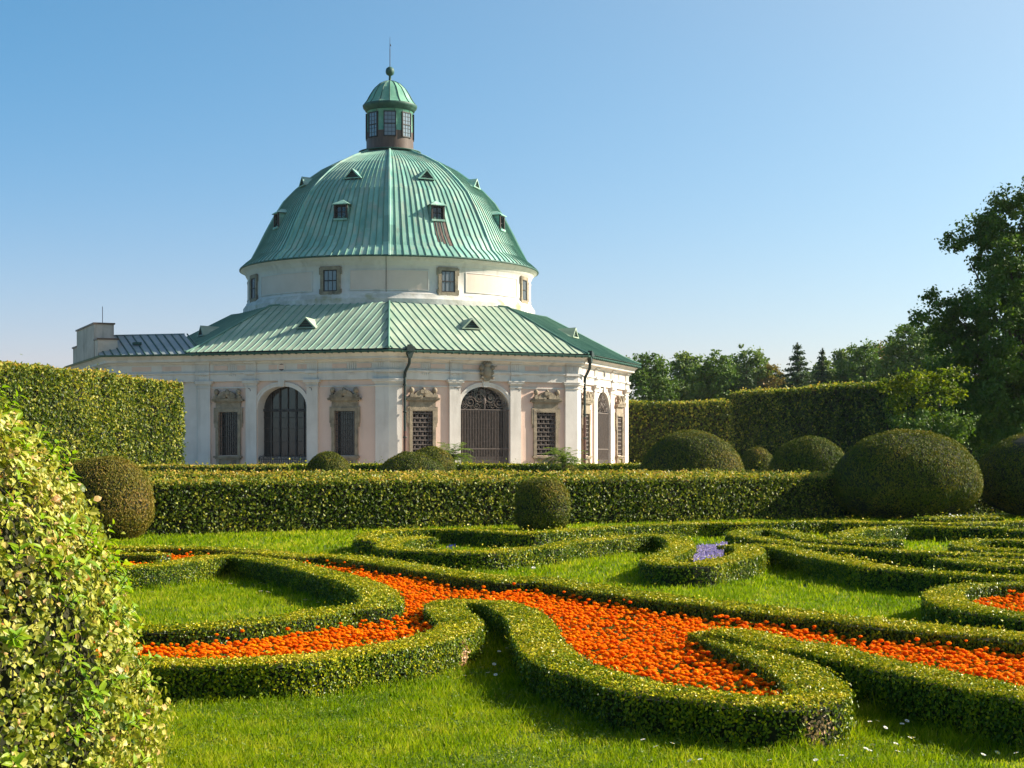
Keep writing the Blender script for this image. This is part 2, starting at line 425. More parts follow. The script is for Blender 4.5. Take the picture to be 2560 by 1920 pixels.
def hedge(name, label, group, pts, w, h, L, cover=1.5, leaf='box_leaf', body='box_body', tuft=0.014, step=0.12, cat='hedge', z0=0.0,
          wl=0.62, bias=0.5, spread=0.21, round_top=0.014, wob=0.009, mask=True, jit=0.5, top_lit=0.20, side_shade=0.15, stray=.05, brown=None, smooth_path=True):
    if smooth_path:
        C, length = resample(pts, step)
    else:
        C, length = resample_lin(pts, step)
    if mask: HEDGE_SEGS.append((C, w / 2))
    d = np.gradient(C, axis=0)
    d /= np.linalg.norm(d, axis=1, keepdims=True)
    n2 = np.stack([-d[:, 1], d[:, 0]], axis=1)
    # twiggy body, inset, coloured dark so gaps between leaves read as shade
    ins = min(0.03, w * 0.1) + wob * 1.6
    rows = []
    for sx, z in ((-1, z0), (-1, h - ins), (1, h - ins), (1, z0)):
        xy = C + n2 * sx * (w / 2 - ins)
        rows.append(np.column_stack([xy, np.full(len(C), z)]))
    m = len(C)
    V0 = np.concatenate(rows)
    Q0 = []
    for a in range(3):
        i = np.arange(m - 1)
        Q0.append(np.stack([a * m + i, a * m + i + 1, (a + 1) * m + i + 1, (a + 1) * m + i], axis=1))
    Q0.append(np.array([[0, m, 2 * m, 3 * m], [4 * m - 1, 3 * m - 1, 2 * m - 1, m - 1]]))
    Q0 = np.concatenate(Q0)
    # leaves on two sides, the top and both ends
    if leaf == 'box_leaf' and L < .06: L *= 1.22
    per = 2 * (h - z0) + w
    area = per * length + 2 * w * (h - z0)
    cnt = int(area * cover / (0.5 * wl * L * L))
    kind = rng.random(cnt)
    fe = 2 * w * (h - z0) / area
    P = np.zeros((cnt, 3)); N = np.zeros((cnt, 3))
    s = rng.random(cnt) * (m - 1)
    i0 = np.minimum(s.astype(int), m - 2); fr = (s - i0)[:, None]
    c = C[i0] * (1 - fr) + C[i0 + 1] * fr
    nn = n2[i0] * (1 - fr) + n2[i0 + 1] * fr
    top = kind < (1 - fe) * w / per
    side = (~top) & (kind < 1 - fe)
    end = kind >= 1 - fe
    sg = np.where(rng.random(cnt) < 0.5, -1.0, 1.0)
    u = rng.uniform(-1, 1, cnt)
    P[top, :2] = (c + nn * (u * w / 2)[:, None])[top]
    drop = round_top * np.clip(np.abs(u) - 0.6, 0, 1) * 2.5
    P[top, 2] = h - drop[top]
    N[top] = (0, 0, 1)
    N[top, :2] = (nn * (np.sign(u) * np.clip(np.abs(u) - 0.5, 0, 1))[:, None])[top]
    zz = z0 + (h - z0) * rng.random(cnt)
    P[side, :2] = (c + nn * (sg * w / 2)[:, None])[side]
    P[side, 2] = zz[side]
    N[side, :2] = (nn * sg[:, None])[side]
    N[side, 2] = 0.08
    e = np.where(rng.random(cnt) < 0.5, 0, m - 1)
    P[end, :2] = (C[e] + n2[e] * (u * w / 2)[:, None] + d[e] * np.where(e == 0, -1, 1)[:, None] * 0.01)[end]
    P[end, 2] = zz[end]
    N[end, :2] = (d[e] * np.where(e == 0, -1, 1)[:, None])[end]
    N /= np.linalg.norm(N, axis=1, keepdims=True)
    sd = abs(hash(label)) % 997 if False else sum(map(ord, label)) % 997
    bump = vnoise(P, 9.0 / max(w, 0.3) * 0.35, sd) * wob + vnoise(P, 40, sd + 1) * wob * 0.6
    P += N * (bump + rng.normal(0.0, tuft * 0.55, cnt))[:, None]
    # stray tufts that stand a little proud of the clipping
    st = rng.random(cnt) < (stray if leaf == 'box_leaf' else .012)
    P[st] += N[st] * np.abs(rng.normal(0, L * 1.1, st.sum()))[:, None]
    P[:, :2] += 0
    P[:, 2] = np.maximum(P[:, 2], z0 + 0.005)
    tint = np.clip(bias + rng.normal(0, spread * (1.0 if leaf == 'box_leaf' else 1.35), cnt) + 0.10 * vnoise(P, 3.0 / max(w, 0.3) * 0.4, sd + 2) + 0.1 * vnoise(P, 14 / max(w, .4) * .4, sd + 5), 0, 0.97)
    tint[top] = np.minimum(tint[top] + top_lit, .96)  # sunlight on the clipped top put into the leaf colour
    tint[~top] = np.clip(tint[~top] - side_shade, 0, .97)  # shade of the sides and ends put into the leaf colour
    if brown is not None:
        for (bx, by, bz, br) in brown:
            q = np.sqrt((P[:, 0] - bx) ** 2 + (P[:, 1] - by) ** 2 + (P[:, 2] - bz) ** 2) / br
            k = q + rng.normal(0, 0.22, cnt) < 1
            tint[k] = 1.0
            P[k] -= N[k] * 0.015
    Ls = L * rng.uniform(0.7, 1.25, cnt)
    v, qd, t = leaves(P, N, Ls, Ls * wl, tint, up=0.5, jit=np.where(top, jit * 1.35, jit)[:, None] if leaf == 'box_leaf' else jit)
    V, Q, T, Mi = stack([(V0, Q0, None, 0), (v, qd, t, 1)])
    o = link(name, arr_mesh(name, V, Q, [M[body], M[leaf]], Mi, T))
    tag(o, label, cat, group)
    return o


def resample_lin(pts, step):
    p = np.array(pts, float)
    s = np.concatenate([[0], np.cumsum(np.linalg.norm(np.diff(p, axis=0), axis=1))])
    n = max(3, int(s[-1] / step) + 1)
    u = np.linspace(0, s[-1], n)
    return np.stack([np.interp(u, s, p[:, 0]), np.interp(u, s, p[:, 1])], axis=1), s[-1]


def topiary(label, group, x, y, rad, h, L, leaf='yew_leaf', zc=None, cover=1.7, bias=0.45, tuft=0.03, power=1.0, cat='topiary', name='topiary_ball', lump=0.045):
    zc = 0.4 * h if zc is None else zc
    nr, nu = 26, 48

    def prof(t):
        b = np.where(t > 0, h - zc, zc * 1.05)
        ct = np.cos(t); st = np.sin(t)
        return rad * np.sign(ct) * np.abs(ct) ** power, zc + b * np.sign(st) * np.abs(st) ** power
    tt = np.linspace(-1.25, PI / 2 - 0.02, nr)
    R, Z = prof(tt)
    R = R - 0.05; R[R < 0.01] = 0.01; Z = Z - 0.03
    a = np.linspace(0, 2 * PI, nu, endpoint=False)
    V0 = np.stack([x + R[:, None] * np.cos(a), y + R[:, None] * np.sin(a), np.repeat(Z[:, None], nu, 1)], axis=2).reshape(-1, 3)
    i, j = np.meshgrid(np.arange(nr - 1), np.arange(nu), indexing='ij')
    i = i.ravel(); j = j.ravel(); j2 = (j + 1) % nu
    Q0 = np.stack([i * nu + j, i * nu + j2, (i + 1) * nu + j2, (i + 1) * nu + j], axis=1)
    area = 2 * PI * rad * h * 1.05
    cnt = int(area * cover / (0.25 * L * L))
    t = rng.uniform(-1.25, PI / 2, cnt * 3)
    keep = rng.random(cnt * 3) < np.abs(np.cos(t)) ** 0.9
    t = t[keep][:cnt]; cnt = len(t)
    ph = rng.uniform(0, 2 * PI, cnt)
    r, z = prof(t)
    e = 1e-3
    r2, z2 = prof(t + e)
    dr, dz = (r2 - r) / e, (z2 - z) / e
    N = np.stack([dz * np.cos(ph), dz * np.sin(ph), -dr], axis=1)
    N /= np.linalg.norm(N, axis=1, keepdims=True) + 1e-9
    P = np.stack([x + r * np.cos(ph), y + r * np.sin(ph), z], axis=1)
    sd = sum(map(ord, label)) % 991
    P += N * (lump * vnoise(P, 1.6, sd) + lump * 0.7 * vnoise(P, 5, sd + 1) + rng.normal(0, tuft * 0.6, cnt))[:, None]
    P[:, 2] = np.maximum(P[:, 2], 0.01)
    tint = np.clip(bias + rng.normal(0, 0.16, cnt) + 0.14 * vnoise(P, 2.2, sd + 2) + 0.12 * vnoise(P, 7, sd + 3), 0, 1)
    Tn = np.stack([dr * np.cos(ph), dr * np.sin(ph), dz], axis=1)
    Tn /= np.linalg.norm(Tn, axis=1, keepdims=True) + 1e-9
    Tn = Tn + N * 0.45 + rng.normal(0, 0.45, (cnt, 3))
    Ls = L * rng.uniform(0.6, 1.4, cnt)
    v, qd, tv = leaves(P, N, Ls, Ls * 0.42, tint, jit=0.55, T=Tn)
    V, Q, T, Mi = stack([(V0, Q0, None, 0), (v, qd, tv, 1)])
    o = link(name, arr_mesh(name, V, Q, [M['yew_body'], M[leaf]], Mi, T))
    tag(o, label, cat, group)
    return o

# ------------------------------------------------------------------ camera, sun, sky
cam = bpy.data.cameras.new('camera')
cam.sensor_width = 36
cam.lens = F_PX / 2560 * 36
cam.shift_y = (HOR - 960) / 2560
cam.clip_start = 0.1
cam.clip_end = 5000
co = bpy.data.objects.new('camera', cam)
co.location = (0, 0, EYE)
co.rotation_euler = (PI / 2, 0, 0)
COL.objects.link(co)
S.camera = co
SUN_AZ, SUN_EL = math.radians(13), math.radians(30)      # azimuth from +X
sl = bpy.data.lights.new('sun', 'SUN')
sl.energy = 5.0
sl.angle = math.radians(0.55)
sl.color = (1.0, 0.885, 0.72)
so = bpy.data.objects.new('sun', sl)
sd = Vector((math.cos(SUN_AZ) * math.cos(SUN_EL), math.sin(SUN_AZ) * math.cos(SUN_EL), math.sin(SUN_EL)))
so.rotation_euler = sd.to_track_quat('Z', 'Y').to_euler()
so.location = (40, -20, 40)
COL.objects.link(so)
W = bpy.data.worlds.new('World')
S.world = W
W.use_nodes = True
nt = W.node_tree
bg = nt.nodes['Background']
sky = nt.nodes.new('ShaderNodeTexSky')
sky.sky_type = 'NISHITA'
sky.sun_disc = False
sky.sun_elevation = SUN_EL
sky.sun_rotation = PI / 2 - SUN_AZ
sky.altitude = 200
sky.air_density = 1.0
sky.dust_density = 1.0
sky.ozone_density = 1.5

# clear blue overhead, hazier and whiter low down and round towards the sun
def wn(op, a=None, b=None):
    n = nt.nodes.new('ShaderNodeMath'); n.operation = op
    for i, v in enumerate((a, b)):
        if v is None: continue
        if hasattr(v, 'node'): nt.links.new(v, n.inputs[i])
        else: n.inputs[i].default_value = v
    return n.outputs[0]


def wv(op, a, b):
    n = nt.nodes.new('ShaderNodeVectorMath'); n.operation = op
    for i, v in enumerate((a, b)):
        if hasattr(v, 'node'): nt.links.new(v, n.inputs[i])
        else: n.inputs[i].default_value = v
    return n


EXPO = 1.25
q_ = 1 / (0.12 * 2 ** EXPO)
tcw = nt.nodes.new('ShaderNodeTexCoord')
dirn = wv('NORMALIZE', tcw.outputs['Generated'], (0, 0, 0)).outputs[0]
sep = nt.nodes.new('ShaderNodeSeparateXYZ'); nt.links.new(dirn, sep.inputs[0])
low = wn('EXPONENT', wn('MULTIPLY', wn('MAXIMUM', sep.outputs['Z'], 0.055), -12.5))
toward = wv('DOT_PRODUCT', dirn, tuple(sd)).outputs['Value']
aur = wn('EXPONENT', wn('MULTIPLY', wn('MINIMUM', toward, 0.6), 3.5))
c1 = wv('MULTIPLY', sky.outputs[0], (.016 * q_, .118 * q_, .157 * q_)).outputs[0]
sc = nt.nodes.new('ShaderNodeVectorMath'); sc.operation = 'SCALE'; sc.inputs[0].default_value = (1.0 * q_, .14 * q_, .09 * q_); nt.links.new(low, sc.inputs['Scale'])
sc2 = nt.nodes.new('ShaderNodeVectorMath'); sc2.operation = 'SCALE'; sc2.inputs[0].default_value = (.055 * q_, .034 * q_, .009 * q_); nt.links.new(aur, sc2.inputs['Scale'])
c2 = wv('ADD', wv('ADD', c1, sc.outputs[0]).outputs[0], sc2.outputs[0]).outputs[0]
nt.links.new(c2, bg.inputs['Color'])
bg.inputs['Strength'].default_value = 0.12
S.view_settings.view_transform = 'Standard'
S.view_settings.look = 'None'
S.view_settings.exposure = EXPO
S.view_settings.gamma = 1.0
S.cycles.max_bounces = 6
S.cycles.diffuse_bounces = 3
S.cycles.glossy_bounces = 2
S.cycles.transmission_bounces = 3
S.cycles.use_denoising = True
S.cycles.sample_clamp_indirect = 4

# ------------------------------------------------------------------ rotunda
OX, OY = -8.93, 120.0
C8, T8 = math.cos(PI / 8), math.tan(PI / 8)
ROT = 4.0
NORM = {k: math.radians(ROT + 22.5 + 45 * k) for k in range(8)}      # faces 5, 6, 7 look towards the garden path
APW = 16.1                                                         # wall plane, distance from centre
rot = empty('rotunda_pavilion', (OX, OY, 0))
tag(rot, 'white baroque octagonal pavilion with green copper dome and lantern', 'pavilion')


def face(k, u0=0.0):
    a = NORM[k]
    n = (math.cos(a), math.sin(a)); t = (-math.sin(a), math.cos(a))
    def fn(u, v, z):
        return (n[0] * v + t[0] * (u + u0), n[1] * v + t[1] * (u + u0), z)
    return fn


def oct_pts(ap, z):
    R = ap / C8
    return [(R * math.cos(math.radians(ROT + 45 * k)), R * math.sin(math.radians(ROT + 45 * k)), z) for k in range(8)]


def oct_band(mb, prof, mi=0):
    mb.grid([oct_pts(a, z) for a, z in prof], mi, False, True)


HL = APW * T8
WU, WW, WZ0, WZ1 = 4.4, 0.70, 1.86, 4.66
AW, ASP, ARI = 1.74, 4.80, 1.48                   # half width, springing, rise of the arches


def arch_pts(w=AW, sp=ASP, ri=ARI, n=24):
    return [(-w * math.copysign(abs(math.cos(PI * i / n)) ** 0.92, math.cos(PI * i / n)), sp + ri * math.sin(PI * i / n) ** 0.92) for i in range(n + 1)]


AC = {5: -.70}                                     # where the arch sits on its face
WC = {5: (-4.53, 3.70)}
arc_u = lambda k: AC.get(k, 0.0)
win_u = lambda k: WC.get(k, (-WU, WU))

# wall with real openings
mb = MB()
for k in range(8):
    fn = face(k)
    ac, (wl0, wr0) = arc_u(k), win_u(k)
    for a, b in ((-HL, wl0 - WW), (wl0 + WW, ac - AW), (ac + AW, wr0 - WW), (wr0 + WW, HL)):
        mb.poly([fn(a, APW, 0), fn(b, APW, 0), fn(b, APW, 8.1), fn(a, APW, 8.1)], 0)
    for wc in (wl0, wr0):
        a, b = wc - WW, wc + WW
        mb.poly([fn(a, APW, 0), fn(b, APW, 0), fn(b, APW, WZ0), fn(a, APW, WZ0)], 0)
        mb.poly([fn(a, APW, WZ1), fn(b, APW, WZ1), fn(b, APW, 8.1), fn(a, APW, 8.1)], 0)
        D = APW - 0.42
        mb.poly([fn(a, APW, WZ0), fn(a, D, WZ0), fn(a, D, WZ1), fn(a, APW, WZ1)], 0)
        mb.poly([fn(b, APW, WZ0), fn(b, APW, WZ1), fn(b, D, WZ1), fn(b, D, WZ0)], 0)
        mb.poly([fn(a, APW, WZ1), fn(a, D, WZ1), fn(b, D, WZ1), fn(b, APW, WZ1)], 0)
        mb.poly([fn(a, APW, WZ0), fn(b, APW, WZ0), fn(b, D, WZ0), fn(a, D, WZ0)], 0)
    ap = arch_pts()
    fn = face(k, ac)
    D = APW - 0.95
    for i in range(len(ap) - 1):
        (u0, z0), (u1, z1) = ap[i], ap[i + 1]
        mb.poly([fn(u0, APW, z0), fn(u1, APW, z1), fn(u1, APW, 8.1), fn(u0, APW, 8.1)], 0)
        mb.poly([fn(u0, APW, z0), fn(u0, D, z0), fn(u1, D, z1), fn(u1, APW, z1)], 1)
    for s in (-1, 1):
        mb.poly([fn(s * AW, APW, 0), fn(s * AW, D, 0), fn(s * AW, D, ASP), fn(s * AW, APW, ASP)], 1)
mb.build('wall', [M['pink'], M['stucco']], rot)

# entablature and cornice
mb = MB()
oct_band(mb, [(APW + .02, 6.63), (APW + .14, 6.64), (APW + .14, 7.08), (APW + .17, 7.09), (APW + .17, 7.13), (APW + .24, 7.15), (APW + .24, 7.22), (APW + .10, 7.25),
              (APW + .10, 7.76), (APW + .20, 7.79), (APW + .24, 7.86), (APW + .30, 7.90), (APW + .56, 7.94), (APW + .56, 8.08), (APW + .60, 8.10),
              (APW + .66, 8.18), (APW + .80, 8.27), (APW + .84, 8.33), (APW + .3, 8.36)])
mb.build('cornice', M['stucco'], rot)
# string course under the architrave
for k in (5, 6, 7):
    fn = face(k)
    for a, b in ((-5.75, arc_u(k) - 2.68), (arc_u(k) + 2.68, 5.75)):
        mb = MB()
        mb.box(fn, a, b, APW + .002, APW + .05, 6.20, 6.27)
        mb.build('string_course', M['stucco'], rot)
gprof = [(APW + .80, 8.36), (APW + .86, 8.31), (APW + .95, 8.30), (APW + 1.02, 8.34), (APW + 1.04, 8.42), (APW + 1.01, 8.44), (APW + .97, 8.40), (APW + .88, 8.40)]
mb = MB()
oct_band(mb, gprof)
for k in (4, 5, 6, 7):                                 # gutter brackets
    fn = face(k)
    for i in range(28):
        u = -6.9 + 13.8 * (i + .5) / 28
        mb.box(fn, u - .03, u + .03, APW + .78, APW + 1.05, 8.27, 8.43)
mb.build('gutter', M['copper_trim'], rot)

# pilasters: corner ones wrap the edge, inner ones flank the arch
def pil_layers():
    return [(0.0, 0.55, .30), (0.55, 0.68, .22), (0.68, 6.22, .14), (6.22, 6.28, .20), (6.28, 6.40, .15), (6.40, 6.50, .21), (6.50, 6.62, .31), (6.62, 6.68, .35)]


def corner_pilaster(k):
    """between face k and face k+1"""
    mb = MB()
    f0, f1 = face(k), face((k + 1) % 8)
    for z0, z1, d in pil_layers():
        d += .004
        e = d - .14
        w = .84 + e
        ctr = (APW + d) * T8
        o = []
        for z in (z0, z1):
            o.append([f0(HL - w, APW - .02, z), f0(HL - w, APW + d, z), f0(ctr, APW + d, z), f1(-HL + w, APW + d, z), f1(-HL + w, APW - .02, z)])
        mb.grid(o, 0, False)
        mb.poly(o[1]); mb.poly(o[0][::-1])
    for z0, z1, d, w in ((6.684, 7.085, .20, .82), (7.085, 7.235, .31, .86), (7.235, 7.775, .17, .80), (7.775, 7.9, .33, .88)):
        o = [[f0(HL - w, APW, z), f0(HL - w, APW + d, z), f0((APW + d) * T8, APW + d, z), f1(-HL + w, APW + d, z), f1(-HL + w, APW, z)] for z in (z0, z1)]
        mb.grid(o, 0, False); mb.poly(o[1]); mb.poly(o[0][::-1])
    for f, s in ((f0, 1), (f1, -1)):                   # triglyph ribs and drops
        for i in range(5):
            u = s * (HL - .68 + i * .15)
            mb.box(f, u - .04, u + .04, APW + .1, APW + .195, 7.30, 7.74)
            mb.box(f, u - .03, u + .03, APW + .1, APW + .235, 6.97, 7.08)
    mb.build('pilaster', M['stucco'], rot)


def inner_pilaster(k, s):
    mb = MB()
    fn = face(k, arc_u(k))
    c = s * 2.16
    for z0, z1, d in pil_layers():
        e = d - .14
        mb.box(fn, c - .385 - e, c + .385 + e, APW - .02, APW + d, z0, z1)
    for z0, z1, d, w in ((6.684, 7.085, .20, .37), (7.085, 7.235, .31, .41), (7.235, 7.775, .17, .36), (7.775, 7.9, .33, .44)):
        mb.box(fn, c - w, c + w, APW, APW + d, z0, z1)
    for i in range(4):
        u = c - .21 + i * .14
        mb.box(fn, u - .035, u + .035, APW + .1, APW + .195, 7.30, 7.74)
        mb.box(fn, u - .028, u + .028, APW + .1, APW + .235, 6.97, 7.08)
    # iron hook under the capital
    mb.tube([fn(c - .12, APW + .26, 6.17), fn(c - .02, APW + .4, 6.16), fn(c + .08, APW + .42, 6.12), fn(c + .1, APW + .42, 5.98)], .022, 5, 1)
    mb.build('pilaster', [M['stucco'], M['iron']], rot)


for k in (4, 5, 6, 7):
    corner_pilaster(k)
for k in (5, 6, 7):
    inner_pilaster(k, -1); inner_pilaster(k, 1)
# keystones with archivolts
for k in (5, 6, 7):
    fn = face(k, arc_u(k))
    mb = MB()
    a0, a1, a2 = arch_pts(AW + .004), arch_pts(AW + .16, ASP, ARI + .15), arch_pts(AW + .26, ASP, ARI + .27)
    for A, B, d in ((a0, a1, .06), (a1, a2, .10)):
        for i in range(len(A) - 1):
            q = [A[i], A[i + 1], B[i + 1], B[i]]
            mb.poly([fn(u, APW + d, z) for u, z in q])
            mb.poly([fn(*(B[i][0], APW, B[i][1])), fn(B[i][0], APW + d, B[i][1]), fn(B[i + 1][0], APW + d, B[i + 1][1]), fn(B[i + 1][0], APW, B[i + 1][1])])
            mb.poly([fn(*(A[i][0], APW, A[i][1])), fn(A[i][0], APW + d, A[i][1]), fn(A[i + 1][0], APW + d, A[i + 1][1]), fn(A[i + 1][0], APW, A[i + 1][1])])
    mb.prism(fn, [(-.16, ASP + ARI - .03), (.16, ASP + ARI - .03), (.23, 6.66), (-.23, 6.66)], APW, APW + .18)
    mb.build('archivolt', M['stucco'], rot)

# frieze panels and small triglyphs
for k in (4, 5, 6, 7):
    fn = face(k)
    for a, b in ((-5.55, -4.55), (-3.85, -2.85), (-1.6, -.42), (.42, 1.6), (2.85, 3.85), (4.55, 5.55)):
        mb = MB()
        mb.box(fn, a, b, APW + .09, APW + .125, 7.37, 7.66)
        mb.build('frieze_panel', M['pink'], rot)
    for c in (-4.2, 4.2):
        mb = MB()
        for i in range(4):
            u = c - .21 + i * .14
            mb.box(fn, u - .035, u + .035, APW + .09, APW + .15, 7.29, 7.74)
            mb.box(fn, u - .028, u + .028, APW + .13, APW + .185, 6.97, 7.08)
        mb.build('triglyph', M['stucco'], rot)
for k in (5, 7):
    fn = face(k, arc_u(k))
    mb = MB()
    ring = lambda r, v: [fn(r * math.cos(2 * PI * i / 24), v, 7.50 + r * math.sin(2 * PI * i / 24)) for i in range(24)]
    mb.grid([ring(.30, APW + .09), ring(.29, APW + .14), ring(.23, APW + .14), ring(.22, APW + .11)], 0, False, True)
    mb.poly(ring(.222, APW + .112), 1)
    mb.build('oculus', [M['stucco'], M['iron']], rot)


# stone windows with carved heads, grilles and panes
def volute(mb, fn, c, z, s):
    """one half of a broken scroll pediment, leaning in to the middle"""
    o = []
    for i in range(13):
        t = i / 12
        o.append((c + s * (.78 - .70 * t), z + .02 + .42 * math.sin(t * PI * .62)))
    o2 = [(c + s * (.08), z + .02), (c + s * .78, z - .005)]
    out = o + o2
    if s < 0: out = out[::-1]
    mb.prism(fn, out, APW + .03, APW + .34)
    mb.tube([fn(c + s * .13, APW + .02, z + .36), fn(c + s * .13, APW + .40, z + .36)], .13, 10)


def window(k, u, style):
    fn = face(k)
    mb = MB()
    w = WW
    for a, b, d in ((-w - .20, -w, .13), (w, w + .20, .13)):
        mb.box(fn, u + a, u + b, APW - .25, APW + d, WZ0 - .05, WZ1 + .05)
    mb.box(fn, u - w, u + w, APW - .25, APW + .127, WZ1, WZ1 + .18)
    mb.box(fn, u - w - .203, u + w + .203, APW - .02, APW + .135, WZ1 + .05, WZ1 + .22)
    for s in (-1, 1):                                    # ears
        mb.box(fn, u + s * (w + .27) - .07, u + s * (w + .27) + .07, APW - .02, APW + .11, WZ1 - .75, WZ1 + .28)
        mb.box(fn, u + s * (w + .25) - .05, u + s * (w + .25) + .05, APW - .02, APW + .09, WZ1 - 1.0, WZ1 - .75)
    mb.box(fn, u - w - .2, u + w + .2, APW - .02, APW + .09, WZ1 + .22, WZ1 + .62)
    mb.box(fn, u - w - .12, u + w + .12, APW - .02, APW + .06, .55, WZ0 - .26)
    wf = mb.build('window', M['stone'], rot)
    mb = MB()
    mb.box(fn, u - w - .30, u + w + .30, APW - .02, APW + .25, WZ0 - .16, WZ0 - .04)
    mb.box(fn, u - w - .22, u + w + .22, APW - .02, APW + .17, WZ0 - .25, WZ0 - .16)
    for s in (-1, 1):
        mb.prism(fn, [(u + s * (w + .02) - .13, WZ0 - .25), (u + s * (w + .02) + .13, WZ0 - .25), (u + s * (w + .02) + .10, WZ0 - .55), (u + s * (w + .02), WZ0 - .66), (u + s * (w + .02) - .10, WZ0 - .55)], APW - .02, APW + .15)
    mb.ellipsoid((u, APW + .05, WZ0 - .48), .30, .10, .17, 12, 0, fn)
    mb.build('sill', M['stone'], wf)
    mb = MB()
    z = WZ1 + .62
    mb.box(fn, u - w - .26, u + w + .26, APW - .02, APW + .17, z, z + .07)
    mb.box(fn, u - w - .42, u + w + .42, APW - .02, APW + .26, z + .07, z + .17)
    mb.prism(fn, [(u - w - .46, z + .17), (u + w + .46, z + .17), (u + w + .30, z + .25), (u - w - .30, z + .25)], APW - .02, APW + .30)
    z += .25
    volute(mb, fn, u, z, -1); volute(mb, fn, u, z, 1)
    mb.ellipsoid((u, APW + .2, z + .30), .20, .2, .24, 12, 0, fn)
    mb.ellipsoid((u, APW + .22, z + .50), .13, .14, .12, 10, 0, fn)
    for s in (-1, 1):
        c = u + s * (w + .09)
        mb.box(fn, c - .16, c + .16, APW + .04, APW + .34, z, z + .16)
        mb.box(fn, c - .09, c + .09, APW + .1, APW + .28, z + .16, z + .28)
        mb.ellipsoid((c, APW + .19, z + .44), .17, .17, .19, 12, 0, fn)
    mb.build('pediment', M['stone'], wf)
    mb = MB()
    mb.poly([fn(u - w, APW - .38, WZ0), fn(u + w, APW - .38, WZ0), fn(u + w, APW - .38, WZ1), fn(u - w, APW - .38, WZ1)])
    mb.build('pane', M['glass'], wf)
    mb = MB()
    if style == 'lattice':                              # woven strap-iron basket
        for i in range(8):
            x = u - w + .08 + (2 * w - .16) * i / 7
            mb.box(fn, x - .022, x + .022, APW - .05, APW - .01, WZ0 + .02, WZ1 - .02)
        for j in range(10):
            zz = WZ0 + .14 + (WZ1 - WZ0 - .28) * j / 9
            mb.box(fn, u - w + .01, u + w - .01, APW - .012, APW + .03, zz - .05, zz + .03)
            for i in range(7):
                if (i + j) % 2:
                    x = u - w + .08 + (2 * w - .16) * (i + .5) / 7
                    mb.box(fn, x - .025, x + .025, APW - .01, APW + .04, zz + .03, zz + .17)
        mt = M['rust_iron']
    else:
        for i in range(9):
            x = u - w + .07 + (2 * w - .14) * i / 8
            mb.box(fn, x - .013, x + .013, APW - .06, APW - .03, WZ0 + .02, WZ1 - .02)
        for j in range(8):
            zz = WZ0 + .15 + (WZ1 - WZ0 - .3) * j / 7
            mb.box(fn, u - w + .01, u + w - .01, APW - .032, APW - .01, zz - .013, zz + .013)
        mt = M['iron']
    mb.build('grille', mt, wf)


for k, st in ((5, 'bars'), (6, 'lattice'), (7, 'lattice')):
    window(k, win_u(k)[0], st); window(k, win_u(k)[1], st)
for k in (0, 1, 2, 3):                                  # plain glazing on the far faces, keeps the hall dim
    fn = face(k)
    for s in (-1, 1):
        mb = MB()
        mb.poly([fn(s * WU - WW, APW - .38, WZ0), fn(s * WU + WW, APW - .38, WZ0), fn(s * WU + WW, APW - .38, WZ1), fn(s * WU - WW, APW - .38, WZ1)])
        mb.build('pane', M['glass'], rot)


def spiral(mb, fn, c, z, r, turns, s, v, ph=0.0, rad=.018):
    pts = []
    n = int(14 * turns)
    for i in range(n + 1):
        t = i / n
        a = ph + s * 2 * PI * turns * t
        rr = r * (1 - .85 * t)
        pts.append(fn(c + rr * math.cos(a), v, z + rr * math.sin(a)))
    mb.tube(pts, rad, 4, 0, False)


def inside_arch(u, z, m=.08):
    if abs(u) > AW - m: return False
    if z < ASP: return True
    return ((abs(u) / (AW - m)) ** 2.15 + ((z - ASP) / (ARI - m)) ** 2.15) < 1


